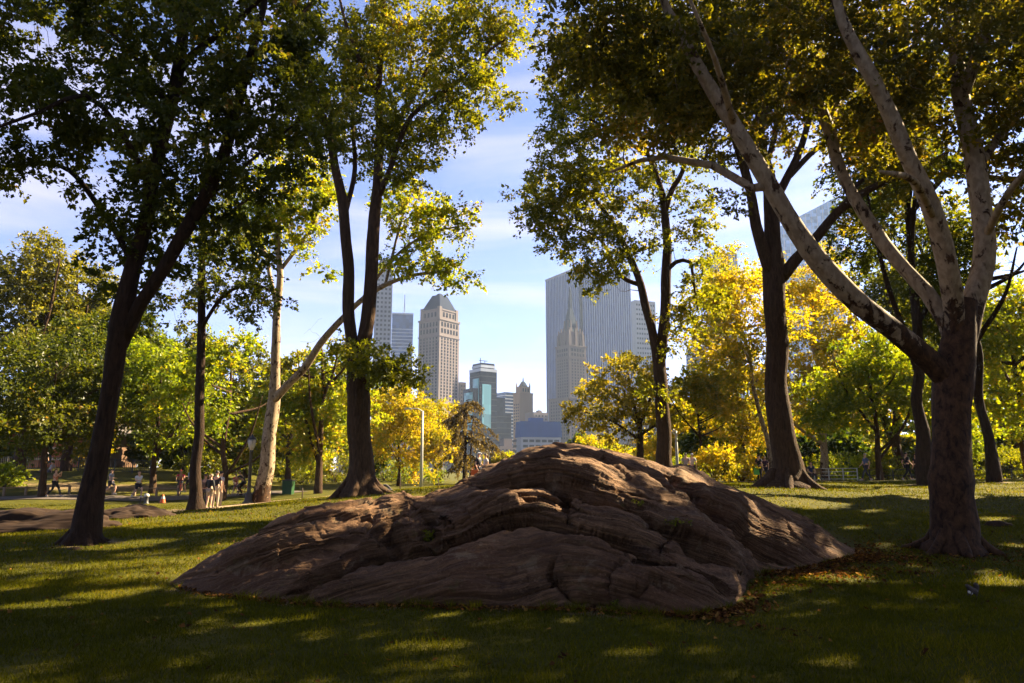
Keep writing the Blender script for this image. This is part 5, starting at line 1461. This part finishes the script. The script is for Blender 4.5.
def person(label, px, y, rz, pose='stand', top=(.1, .1, .1), legs=(.05, .05, .06), shorts=False, hair='dark', sk=0, h=1.74, woman=False, sleeves=True, cap=None, cat='person', group=None, loc=None, legname=None, bag=None):
    b = on(px, y) if loc is None else np.asarray(loc)
    rt = thing('person', label, cat, b, rz, group)
    s = h / 1.74
    J = {'pelvis': (0, 0, .95), 'spine': (0, .0, 1.13), 'chest': (0, .0, 1.33), 'neck': (0, 0, 1.49),
         'shoulderL': (.18, 0, 1.41), 'elbowL': (.235, .03, 1.14), 'wristL': (.24, -.05, .89), 'shoulderR': (-.18, 0, 1.41), 'elbowR': (-.235, .03, 1.14), 'wristR': (-.24, -.05, .89),
         'hipL': (.09, 0, .91), 'kneeL': (.10, -.02, .50), 'ankleL': (.10, .02, .09), 'hipR': (-.09, 0, .91), 'kneeR': (-.10, -.02, .50), 'ankleR': (-.10, .02, .09)}
    J.update(POSES[pose])
    J = {k: np.array(v, float) for k, v in J.items()}
    if woman:
        for q in 'LR': J['shoulder' + q][0] *= .86
    hd = unit(J['neck'] - J['chest'] + np.array([0, 0, .25]))
    J['jaw'] = J['neck'] + hd * .075 + [0, -.015, 0]; J['head'] = J['neck'] + hd * .15 + [0, -.012, 0]; J['crown'] = J['neck'] + hd * .225
    for q in 'LR':
        d = J['ankle' + q] - J['knee' + q]
        f = np.array([0, -1, 0]) if d[1] < .22 else unit(np.array([0, -.55, -.9]))
        J['heel' + q] = J['ankle' + q] + [0, .035, -.045]
        J['toe' + q] = J['ankle' + q] + f * .17 + [0, 0, -.05 if d[1] < .22 else 0]
        w = unit(J['wrist' + q] - J['elbow' + q])
        J['palm' + q] = J['wrist' + q] + w * .085
    order = list(J)
    Rd = {'pelvis': .125, 'spine': .11, 'chest': .13, 'neck': .052, 'jaw': .068, 'head': .086, 'crown': .062, 'shoulder': .062, 'elbow': .040, 'wrist': .027, 'palm': .036, 'hip': .088, 'knee': .055, 'ankle': .037, 'heel': .034, 'toe': .028}
    def rd(k): return Rd[k.rstrip('LR')] if k.rstrip('LR') in Rd else Rd[k]
    E = [('pelvis', 'spine'), ('spine', 'chest'), ('chest', 'neck'), ('neck', 'jaw'), ('jaw', 'head'), ('head', 'crown')]
    for q in 'LR': E += [('chest', 'shoulder' + q), ('shoulder' + q, 'elbow' + q), ('elbow' + q, 'wrist' + q), ('wrist' + q, 'palm' + q), ('pelvis', 'hip' + q), ('hip' + q, 'knee' + q), ('knee' + q, 'ankle' + q), ('ankle' + q, 'toe' + q), ('ankle' + q, 'heel' + q)]
    def sub(name, keys, edges, add, mat, mid=()):
        V = [J[k] * s for k in keys]; r = [(rd(k) + add) * s for k in keys]
        ix = {k: i for i, k in enumerate(keys)}
        ee = [(ix[a], ix[c]) for a, c in edges]
        me = skin_mesh(name, V, ee, r)
        me.materials.clear(); me.materials.append(mat)
        return me
    me = sub('body', order, E, 0, SKIN[sk])
    # fingers, nose, ears joined to the body
    bm = bmesh.new(); bm.from_mesh(me)
    x = MB()
    for q, sg in (('L', 1), ('R', -1)):
        w = unit(J['wrist' + q] - J['elbow' + q]); pl = J['palm' + q]
        side = unit(np.cross(w, [0.3 * sg, 0, 1.0]) if abs(w[2]) < .8 else np.array([0, -1.0, 0]))
        inn = unit(np.cross(side, w)) * sg
        for f in range(4):
            o = pl + side * (.024 - .016 * f); ln = (.062, .072, .068, .052)[f]
            x.tube(np.array([o, o + w * .035, o + w * (.035 + ln * .5) + inn * .012, o + w * (.035 + ln * .8) + inn * .034]) * s, np.array([.0095, .009, .008, .006]) * s, 5)
        o = J['wrist' + q] + w * .03 + side * .02
        x.tube(np.array([o, o + w * .03 + side * .025, o + w * .062 + side * .032 + inn * .012]) * s, np.array([.011, .010, .007]) * s, 5)
    hc = J['head']
    x.tube(np.array([hc + [0, -.075, .025], hc + [0, -.105, -.012]]) * s, np.array([.010, .016]) * s, 6)
    for sg in (1, -1): x.tube(np.array([hc + [sg * .078, .01, -.025], hc + [sg * .094, .012, .02]]) * s, np.array([.014, .02]) * s, 6)
    vs = [bm.verts.new(tuple(v)) for v in np.vstack(x.v)]
    for f in np.vstack(x.q): 
        bm.faces.new([vs[i] for i in f])
    for f in np.vstack(x.t): bm.faces.new([vs[i] for i in f])
    for f in bm.faces: f.smooth = True
    bm.to_mesh(me); bm.free()
    link('body', me, rt)
    # clothes
    tk = ['pelvis', 'spine', 'chest', 'shoulderL', 'shoulderR']; te = [('pelvis', 'spine'), ('spine', 'chest'), ('chest', 'shoulderL'), ('chest', 'shoulderR')]
    if sleeves:
        for q in 'LR':
            k = 1.0 if sleeves == 'long' else .62
            J['sleeve' + q] = J['shoulder' + q] * (1 - k) + J['elbow' + q] * k; Rd['sleeve'] = .050
            tk.append('sleeve' + q); te.append(('shoulder' + q, 'sleeve' + q))
            if sleeves == 'long': tk.append('wrist' + q); te.append(('sleeve' + q, 'wrist' + q))
    link('shirt', sub('shirt', tk, te, .016, cloth(top)), rt)
    lk = ['pelvis', 'hipL', 'hipR']; le = [('pelvis', 'hipL'), ('pelvis', 'hipR')]
    for q in 'LR':
        lk.append('knee' + q); le.append(('hip' + q, 'knee' + q))
        if not shorts: lk.append('ankle' + q); le.append(('knee' + q, 'ankle' + q))
    if shorts:
        for q in 'LR': J['knee' + q] = J['hip' + q] * .22 + J['knee' + q] * .78
        Rd['knee'] = .07
    Rd['pelvis'] = .118
    link('shorts' if shorts else 'trousers', sub('trousers', lk, le, .014, cloth(legs)), rt)
    for q in 'LR':
        sh = MB()
        a, t_, hl = J['ankle' + q], J['toe' + q], J['heel' + q]
        sh.tube(np.array([hl + [0, .02, 0], hl * .6 + t_ * .4 + [0, 0, .008], t_, t_ + (t_ - hl) * .12]) * s, np.array([.042, .048, .042, .022]) * s, 8)
        sh.build('shoe', cloth((.55, .53, .5) if pose in ('jog', 'walk', 'drink') else (.05, .045, .04)), rt, True)
    # hair or cap
    hm = MB()
    n = 14; V = []; a = np.arange(n) * 2 * math.pi / n
    for t_ in np.linspace(0.02, 1.75, 8):
        for k in a:
            low = 1 if math.sin(k) > -.35 else .62      # open at the face
            th = t_ * low * (1.12 if woman else 1)
            V.append(hc + [.093 * math.sin(th) * math.cos(k), .102 * math.sin(th) * math.sin(k) + .008, .105 * math.cos(th) + .012])
    i = np.arange(7)[:, None] * n; j = np.arange(n)[None, :]
    hm.add(np.array(V) * s, q=np.stack([i + j, i + n + j, i + n + (j + 1) % n, i + (j + 1) % n], -1).reshape(-1, 4))
    if woman: hm.tube(np.array([hc + [0, .085, .03], hc + [0, .13, -.02], hc + [0, .12, -.14]]) * s, np.array([.035, .04, .015]) * s, 7)
    if cap is not None: hm.tube(np.array([hc + [0, -.07, .06], hc + [0, -.16, .045]]) * s, np.array([.06, .035]) * s, 8)
    hm.build('cap' if cap is not None else 'hair', cloth(cap) if cap is not None else HAIR[hair], rt, True)
    if bag is not None:
        bb = MB(); c = J['chest'] * .6 + J['spine'] * .4
        bb.box((c + [0, .2, -.18]) * s, (.30 * s, .17 * s, .40 * s), 0, (.85, .7)); bb.build('backpack', cloth(bag), rt)
    return rt
LEFT, RIGHT, AWAY, FRONT = rad(-90), rad(90), rad(180), 0.0   # default faces the camera
gp = 'people in the park'
person('woman in an orange top and dark leggings striding along the path, bottle at her mouth', 53.5, 46, RIGHT, 'drink', (.62, .22, .10), (.02, .02, .025), woman=True, hair='brown', sleeves=False, group=gp)
person('jogger in a grey blue shirt just right of the forked trunk', 109.5, 47, RIGHT, 'jog', (.36, .38, .46), (.03, .03, .05), shorts=True, group=gp)
person('jogger in a white shirt and black shorts on the path', 137, 46, rad(60), 'jog', (.72, .72, .74), (.02, .02, .03), shorts=True, hair='brown', group=gp)
rp = person('cyclist in a bright red shirt riding on the path', 179.5, 49, rad(20), 'cycle', (.65, .05, .10), (.03, .03, .04), shorts=True, sk=1, group=gp, cap=(.5, .08, .06))
person('person in a pale blue shirt half hidden behind the slim trunk', 189, 50, LEFT, 'jog', (.30, .45, .62), (.05, .05, .06), shorts=True, group=gp)
person('woman in black top and beige shorts standing right beside the slim straight trunk', 208.5, 35.5, rad(165), 'stance', (.02, .02, .024), (.45, .36, .26), True, 'brown', woman=True, group=gp, h=1.66, sleeves='long')
person('man in dark navy shirt and pale trousers next to the woman in beige shorts', 214.8, 36, AWAY, 'stand', (.02, .022, .04), (.50, .42, .32), False, 'dark', group=gp, h=1.80)
person('man in a light grey shirt and pale trousers, partly hidden behind the man in navy', 219, 36.8, rad(150), 'stance', (.42, .42, .44), (.48, .40, .30), False, 'dark', group=gp, h=1.76)
person('walker in a brown top seen at the edge of the slim trunk', 203.5, 36.5, AWAY, 'stand', (.12, .07, .05), (.06, .05, .05), False, 'brown', group=gp, h=1.68, sk=1)
person('child in a red top near the black lamp post', 235, 50, rad(40), 'walk', (.60, .06, .05), (.32, .26, .24), True, 'dark', group=gp, h=1.42)
person('cyclist in dark clothes leaning forward left of the black lamp post', 241.5, 49, LEFT, 'cycle', (.03, .03, .03), (.02, .02, .02), group=gp, h=1.72, sk=1)
person('person in a white shirt reclining on the slope by the iron fence', 49, 60.5, LEFT, 'recline', (.60, .58, .60), (.10, .10, .13), group=gp)
person('person in grey standing at the iron fence by the brick pavilion', 44, 64, AWAY, 'stand', (.35, .33, .36), (.05, .05, .07), group=gp)
person('man in a white cap and dark vest standing behind the rock crest', 478.5, 40.5, rad(60), 'stance', (.03, .035, .06), (.03, .035, .07), group=gp, cap=(.65, .65, .65), h=1.80)
person('woman in a white top standing close to the man in the white cap', 485.5, 40, rad(-60), 'stance', (.66, .63, .66), (.03, .035, .06), woman=True, hair='dark', group=gp, h=1.70, bag=(.03, .03, .03))
person('person sitting on the grass at the roots of the two stemmed tree', 376, 34, RIGHT, 'recline', (.55, .50, .50), (.10, .09, .10), group=gp, hair='brown')
person('person in a pale pink shirt right of the rock, left of the slender tree', 686.5, 44, AWAY, 'stand', (.48, .36, .36), (.08, .08, .1), group=gp)
person('person in a pale grey shirt beside the pale pink shirt', 693, 44.5, rad(150), 'stance', (.50, .47, .46), (.08, .08, .1), group=gp, hair='grey')
person('man in a black shirt left of the massive trunk', 760, 47, rad(120), 'stance', (.025, .025, .03), (.03, .03, .05), group=gp)
person('woman in a dark purple top close to the massive trunk', 766, 47.5, rad(-40), 'stand', (.08, .04, .07), (.04, .04, .06), woman=True, group=gp, h=1.66)
person('man in a navy shirt sitting on a bench in front of the grey railing', 812, 50, FRONT, 'sit', (.03, .045, .12), (.06, .05, .05), group=gp, sk=0)
person('grey haired man in a blue shirt walking left along the far path', 867, 47, LEFT, 'walk', (.12, .17, .32), (.06, .06, .08), group=gp, hair='grey')
person('person in black walking beside the dark trunk at the right', 908, 46, RIGHT, 'walk', (.02, .02, .025), (.02, .02, .025), group=gp)
person('person in black standing closest to the dark trunk at the right', 918, 46.5, AWAY, 'stand', (.02, .02, .02), (.02, .02, .02), group=gp, h=1.68)

# bicycles of the two riders
M_['rubber'] = plain('rubber', (.015, .015, .015), .8, .1, 9); M_['bike_red'] = plain('bike_paint', (.30, .03, .03), .4, .1, 9)
def bike(label, px, y, rz):
    b = on(px, y)
    rt = thing('bicycle', label, 'bicycle', b, rz, 'bicycles on the path')
    t = np.linspace(0, 2 * math.pi, 25)
    for yy in (-.52, .52):
        m = MB(); m.tube(np.stack([np.zeros(25), yy + .33 * np.cos(t), .34 + .33 * np.sin(t)], 1), np.full(25, .022), 6, 0, False); w = m.build('wheel', M_['rubber'], rt, True)
        m = MB()
        for k in range(8):
            a = k * math.pi / 4; m.tube([[0, yy, .34], [0, yy + .32 * math.cos(a), .34 + .32 * math.sin(a)]], [.006, .004], 4)
        m.build('spokes', M_['grey_metal'], w)
    m = MB()
    for a, c in (((0, .52, .34), (0, .05, .30)), ((0, .05, .30), (0, .16, .84)), ((0, .52, .34), (0, .15, .78)), ((0, .05, .30), (0, -.36, .74)), ((0, .15, .78), (0, -.37, .82)), ((0, -.52, .34), (0, -.36, .98))):
        m.tube([a, c], [.02, .02], 6)
    m.build('frame', M_['bike_red'], rt, True)
    m = MB(); m.box((0, .16, .84), (.14, .26, .06), 0, (.8, .9)); m.build('saddle', M_['rubber'], rt)
    m = MB(); m.tube([[-.27, -.46, 1.0], [-.1, -.37, .99], [.1, -.37, .99], [.27, -.46, 1.0]], [.016] * 4, 6); m.build('handlebar', M_['iron'], rt, True)
bike('bicycle under the rider in the bright red shirt', 179.5, 49, rad(20))
bike('bicycle under the rider in dark clothes', 241.5, 49, LEFT)
# bench under the sitting man
p = on(812, 50)
M_['bench_wood'] = plain('bench_wood', (.16, .09, .05), .8, .3, 8)
rt = thing('park_bench', 'slatted wooden bench under the man in the navy shirt', 'bench', p + [0, .12, 0])
m = MB()
for k in range(4): m.box((0, -.24 + k * .13, .40), (1.8, .11, .035))
m.box((-.6, -.05, .37), (.06, .5, .04)); m.box((.6, -.05, .37), (.06, .5, .04)); m.build('seat', M_['bench_wood'], rt)
m = MB()
for k in range(3): m.box((0, .27 + .03 * k, .52 + k * .14), (1.8, .03, .11))
m.tube([[-.6, .30, .5], [-.6, .38, .9]], [.03, .03], 4); m.tube([[.6, .30, .5], [.6, .38, .9]], [.03, .03], 4); m.build('backrest', M_['bench_wood'], rt)
for x in (-.8, .8):
    m = MB(); m.tube([[x, -.26, -.05], [x, -.24, .40], [x, .2, .40], [x, .36, .90]], [.025] * 4, 6); m.tube([[x, .26, -.05], [x, .22, .40]], [.025] * 2, 6); m.build('leg', M_['iron'], rt)
# green shopping bag at the massive trunk
p = on(757, 46.6)
rt = thing('tote_bag', 'bright green bag hanging at the side of the man in black', 'bag', p + [0, 0, .45])
M_['bag_green'] = plain('bag_green', (.12, .42, .08), .7, .1, 9)
m = MB(); m.box((0, 0, 0), (.34, .16, .44), 0, (.9, .8)); m.build('bag_body', M_['bag_green'], rt)
m = MB(); m.tube([[-.1, 0, .42], [-.06, 0, .6], [.06, 0, .6], [.1, 0, .42]], [.012] * 4, 5); m.build('handle', M_['bag_green'], rt)

# ------------------------------------------------------------------ squirrel on the lawn
p = gpix(973, 600); p[2] = gz(p[0], p[1])
rt = thing('squirrel', 'small dark squirrel with a pale belly crouching on the grass at the lower right', 'squirrel', p + [0, 0, .045], rad(-60))
fur = plain('squirrel_fur', (.055, .042, .034), .9, .35, 60); pale = plain('squirrel_belly', (.5, .46, .42), .9, .2, 60)
V = [(0, .06, .05), (0, .01, .07), (0, -.04, .085), (0, -.075, .115), (0, -.105, .125), (0, -.128, .118),          # rump, back, chest, neck, head, muzzle
     (.025, .05, .03), (.032, .02, .02), (.03, .055, .008), (.03, .02, .004), (-.025, .05, .03), (-.032, .02, .02), (-.03, .055, .008), (-.03, .02, .004),
     (.016, -.05, .055), (.018, -.06, .03), (.018, -.075, .005), (-.016, -.05, .055), (-.018, -.06, .03), (-.018, -.075, .005),
     (0, .09, .045), (0, .115, .07), (0, .115, .105), (0, .095, .135), (0, .07, .142), (.014, -.092, .148), (-.014, -.092, .148)]
E = [(0, 1), (1, 2), (2, 3), (3, 4), (4, 5), (0, 6), (6, 7), (7, 8), (8, 9), (0, 10), (10, 11), (11, 12), (12, 13), (2, 14), (14, 15), (15, 16), (2, 17), (17, 18), (18, 19), (0, 20), (20, 21), (21, 22), (22, 23), (23, 24), (4, 25), (4, 26)]
Rr = [.04, .042, .034, .022, .024, .011, .022, .013, .008, .007, .022, .013, .008, .007, .012, .008, .007, .012, .008, .007, .022, .030, .034, .030, .014, .005, .005]
me = skin_mesh('body', V, E, Rr); me.materials.clear(); me.materials.append(fur); link('body', me, rt)
m = MB(); m.tube([(0, -.078, .06), (0, -.06, .05), (0, -.02, .032)], [.012, .02, .02], 8); m.build('belly_fur', pale, rt, True)

# ------------------------------------------------------------------ paths
def strip(name, pts, wid, col_mat, lift=.03):
    P, _ = resample(np.array([[p[0], p[1], 0] for p in pts]), np.zeros(len(pts)), .4)
    T = unit(np.gradient(P, axis=0)); Nn = np.stack([-T[:, 1], T[:, 0], 0 * T[:, 0]], 1)
    ed = 0.12 * vnoise(P[:, 0] * .8, P[:, 1] * .8, 2.0)[:, None]
    us = np.linspace(-.5, .5, 7)
    V = np.stack([P + Nn * (wid * u + (ed if abs(u) == .5 else 0)) for u in us], 1)
    V[..., 2] = ground(V[..., 0], V[..., 1]) + .05 * vnoise(V[..., 0] * .35, V[..., 1] * .35, 3.1) + .02 * vnoise(V[..., 0] * 1.1, V[..., 1] * 1.1, 8.1) + lift
    n = len(us); i = np.arange(len(P) - 1)[:, None] * n; j = np.arange(n - 1)[None, :]
    Q = np.stack([i + j, i + n + j, i + n + j + 1, i + j + 1], -1).reshape(-1, 4)
    return tag(link(name, mesh(name, V.reshape(-1, 3), [Q], None, True, (col_mat,))), kind='structure')
def pathmat(name, a, b_):
    m, nt = newmat(name)
    t = N(nt, 'ShaderNodeTexCoord').outputs['Object']
    f = noise(nt, t, 1.2, 5, .65); g = noise(nt, t, 30, 3)
    c = mixc(nt, f, a, b_); c = mixc(nt, math_(nt, 'MULTIPLY', g, .4), c, tuple(x * .5 for x in a))
    out(nt, pbsdf(nt, c, .9, .15, 0, g, .4, .02)); return m
M_['path'] = pathmat('path_sandy', (.20, .145, .085), (.34, .255, .155))
M_['drive'] = pathmat('path_asphalt', (.075, .062, .055), (.12, .10, .085))
strip('path', [on(a, c)[:2] for a, c in ((150, 34.5), (200, 35.5), (250, 37.4), (300, 38.8), (360, 40.5), (430, 42), (500, 43.5))], 1.9, M_['path'])
strip('drive', [on(a, c)[:2] for a, c in ((-260, 45), (-100, 45.3), (0, 45.6), (60, 45.8), (120, 46.3), (180, 47.5), (240, 49.5), (300, 53))], 2.6, M_['drive'], .04)
strip('far_path', [on(a, c)[:2] for a, c in ((640, 48), (700, 47.5), (780, 48), (860, 47.5), (930, 47), (1040, 46))], 2.4, M_['path'])

# ------------------------------------------------------------------ ground sheet, grass blades, fallen leaves
for o in COL.objects:
    if o.get('category') == 'tree' and o.location.y < 45: dirt_spot(o.location, .9 if o.location.y < 20 else 1.3, .8)
for px, y, r, a in [(70, 53, 3.5, .8), (110, 52, 4, .8), (20, 53, 3, .6), (150, 53, 4, .7), (40, 57, 4, .5), (170, 37, 1.2, .7), (245, 39, 1.3, .6), (330, 40.5, 1.6, .7), (400, 41.5, 1.5, .7),
                    (845, 14.5, .7, .8), (835, 13.6, .6, .8), (790, 12.6, .5, .7), (745, 11.3, .45, .7), (180, 10.5, .3, .6), (955, 13.8, 1.1, .5)]:
    dirt_spot(on(px, y), r, a)
for k in range(0, NC, 12):
    dirt_spot(P0[k], .42, .62 + .2 * math.sin(k * .05))
ii = np.arange(len(xs) - 1)[:, None] * len(ys); jj = np.arange(len(ys) - 1)[None, :]
GQ = np.stack([ii + jj, ii + len(ys) + jj, ii + len(ys) + jj + 1, ii + jj + 1], -1).reshape(-1, 4)
gme = mesh('lawn', np.stack([X, Y, Z], -1).reshape(-1, 3), [GQ], {'dirt': dirt.ravel()}, True, (M_['lawn'],))
tag(link('lawn', gme), kind='structure')
def surf(x, y):
    """height of the ground sheet (bilinear in its grid)"""
    i = np.clip(np.searchsorted(xs, x) - 1, 0, len(xs) - 2); j = np.clip(np.searchsorted(ys, y) - 1, 0, len(ys) - 2)
    a = (x - xs[i]) / (xs[i + 1] - xs[i]); b = (y - ys[j]) / (ys[j + 1] - ys[j])
    dz = dirt[i, j]
    return Z[i, j] * (1 - a) * (1 - b) + Z[i + 1, j] * a * (1 - b) + Z[i, j + 1] * (1 - a) * b + Z[i + 1, j + 1] * a * b, dz
rg = np.random.default_rng(77)
def sample_wedge(n, y0, y1, sl=.86):
    y = np.sqrt(rg.uniform(y0 ** 2, y1 ** 2, n)); x = rg.uniform(-sl, sl, n) * (y + 1.0)
    return x, y
def rock_clear(x, y):
    """true where the rock does not stand"""
    ai = np.interp(np.arctan2(x, y), az, np.arange(NC), left=-1, right=-1)
    k = np.clip(ai.astype(int), 0, NC - 1)
    d = np.hypot(x, y); f = np.hypot(P0[k, 0], P0[k, 1]); bk = np.hypot(PS[k, 0], PS[k, 1]) + bl[k]
    return (ai < 0) | (d < f + .05) | (d > bk)
def blades(n, y0, y1, h, w):
    x, y = sample_wedge(n, y0, y1)
    dens = np.clip(vnoise(x * 1.4, y * 1.4, .5) * .45 + .5 + .5 * np.maximum(vnoise(x * 3.3, y * 3.3, 6.5), 0) ** 2, 0, 1.4)
    z, dr = surf(x, y)
    k = rock_clear(x, y) & (rg.uniform(size=n) < .55 + .45 * dens) & (rg.uniform(size=n) > dr * 1.1)
    x, y, z, dens = x[k], y[k], z[k], dens[k]; n = len(x)
    a = rg.uniform(0, 6.28, n); hh = h * rg.uniform(.4, 1.25, n) * (.5 + .9 * dens); ww = w * rg.uniform(.6, 1.3, n)
    lean = rg.normal(size=(n, 2)) * .45
    B = np.stack([x, y, z - .005], 1)
    s = np.stack([np.cos(a), np.sin(a), 0 * a], 1) * ww[:, None] / 2
    T = B + np.stack([lean[:, 0] * hh, lean[:, 1] * hh, hh], 1)
    V = np.stack([B - s, B + s, T], 1).reshape(-1, 3)
    var = np.clip(.45 + .18 * rg.normal(size=n) + .3 * vnoise(x * .5, y * .5, 4.4) + .2 * vnoise(x * 2.2, y * 2.2, 1.4), 0, 1)
    return V, np.repeat(var, 3)
parts = [blades(230000, 4.6, 11, .055, .010), blades(170000, 11, 20, .06, .018), blades(110000, 20, 42, .07, .034)]
def foot_tufts(n, h, w):
    k = rg.integers(8, NC - 8, n); o = np.abs(rg.normal(size=n)) * .09
    u = unit(P0[k, :2]); x = P0[k, 0] - u[:, 0] * o; y = P0[k, 1] - u[:, 1] * o
    keep = vnoise(cpx[k] / 11, 0, 7.7) > .05
    x, y = x[keep], y[keep]; n = len(x); z, _ = surf(x, y)
    a = rg.uniform(0, 6.28, n); hh = h * rg.uniform(.4, 1.3, n); l = rg.normal(size=(n, 2)) * .5
    B = np.stack([x, y, z - .01], 1); s = np.stack([np.cos(a), np.sin(a), 0 * a], 1) * w / 2
    V = np.stack([B - s, B + s, B + np.stack([l[:, 0] * hh, l[:, 1] * hh, hh], 1)], 1).reshape(-1, 3)
    return V, np.repeat(np.clip(.5 + .2 * rg.normal(size=n), 0, 1), 3)
parts.append(foot_tufts(5200, .12, .011))
V = np.vstack([p[0] for p in parts]); va = np.concatenate([p[1] for p in parts])
M_['blade'] = leafmat('grass_blade', [(0, (.034, .038, .0035)), (.5, (.074, .078, .005)), (.8, (.130, .118, .008)), (1, (.19, .14, .03))], .35, 0.0)
tag(link('grass', mesh('grass', V, [np.arange(len(V)).reshape(-1, 3)], {'var': va}, False, (M_['blade'],))), kind='stuff')
# fallen leaves
def litter(x, y, s):
    z, _ = surf(x, y); n = len(x)
    a = rg.uniform(0, 6.28, n); t = rg.normal(size=(n, 2)) * .35
    u = np.stack([np.cos(a), np.sin(a), t[:, 0]], 1) * (s * rg.uniform(.6, 1.3, n))[:, None]
    v = np.stack([-np.sin(a), np.cos(a), t[:, 1]], 1) * (s * .42 * rg.uniform(.7, 1.3, n))[:, None]
    B = np.stack([x, y, z + .022 + rg.uniform(0, .02, n)], 1)
    cup = np.array([0, 0, .25]) * s
    V = np.stack([B - u * .5, B + v + cup, B + u * .5 + cup * .3, B - v + cup * .6], 1).reshape(-1, 3)
    return V
lx, ly = sample_wedge(2600, 4.8, 34)
k = rock_clear(lx, ly); L1 = litter(lx[k], ly[k], .058)
# heaps along the right foot of the rock and around the plane tree
px_ = rg.uniform(640, 870, 2600); off = np.abs(rg.normal(size=2600)) * .33 * (.4 + 1.6 * np.clip(vnoise(px_ / 14, 0, 2.2) * .5 + .5, 0, 1) ** 2 * 1.5)
fx = np.interp(px_, cpx, P0[:, 0]); fy = np.interp(px_, cpx, P0[:, 1])
dirv = unit(np.stack([np.where(px_ > 745, .95, .55) * np.ones(2600), -.6 * np.ones(2600)], 1))
wgt = np.interp(px_, [640, 690, 745, 800, 850, 870], [.2, .6, .8, 1, 1, .7])
k = rg.uniform(size=2600) < wgt
hx = fx + dirv[:, 0] * off * 1.4; hy = fy + dirv[:, 1] * off
ex = rg.uniform(0, 1, 900); e0 = on(846, 14.0)
hx = np.r_[hx[k], e0[0] + rg.normal(size=900) * .55]; hy = np.r_[hy[k], e0[1] + rg.normal(size=900) * .7 + .2]
k = rock_clear(hx, hy - .02); L2 = litter(hx[k], hy[k], .065)
tp = on(955, 14.5); q = 700; L3 = litter(tp[0] + rg.normal(size=q) * 1.6, tp[1] + rg.normal(size=q) * 1.1 - .3, .06)
fx = np.interp(np.linspace(180, 640, 700), cpx, P0[:, 0]) ; fy = np.interp(np.linspace(180, 640, 700), cpx, P0[:, 1]) - np.abs(rg.normal(size=700)) * .12
L4 = litter(fx, fy, .05)
V = np.vstack([L1, L2, L3, L4]); n = len(V) // 4
i = np.arange(n)[:, None] * 4
M_['litter'] = leafmat('fallen_leaf', [(0, (.026, .012, .006)), (.5, (.075, .032, .011)), (.85, (.15, .066, .017)), (1, (.24, .13, .03))], .15, 0.0)
tag(link('fallen_leaves', mesh('fallen_leaves', V, [np.concatenate([i + [0, 1, 2], i + [0, 2, 3]], 0)], {'var': np.repeat(rg.uniform(0, 1, n), 4)}, False, (M_['litter'],))), kind='stuff')

# ------------------------------------------------------------------ haze
hz = bpy.data.materials.new('haze'); hz.use_nodes = True
nt = hz.node_tree; nt.nodes.clear()
pv = N(nt, 'ShaderNodeVolumePrincipled'); o_ = N(nt, 'ShaderNodeOutputMaterial')
pv.inputs['Color'].default_value = (.55, .72, 1.0, 1); pv.inputs['Density'].default_value = HAZE; pv.inputs['Anisotropy'].default_value = .3
nt.links.new(pv.outputs[0], o_.inputs['Volume'])
mb = MB(); mb.box((0, 500, -4), (1700, 1400, 262)); ho = mb.build('haze', hz)
tag(ho, kind='stuff')
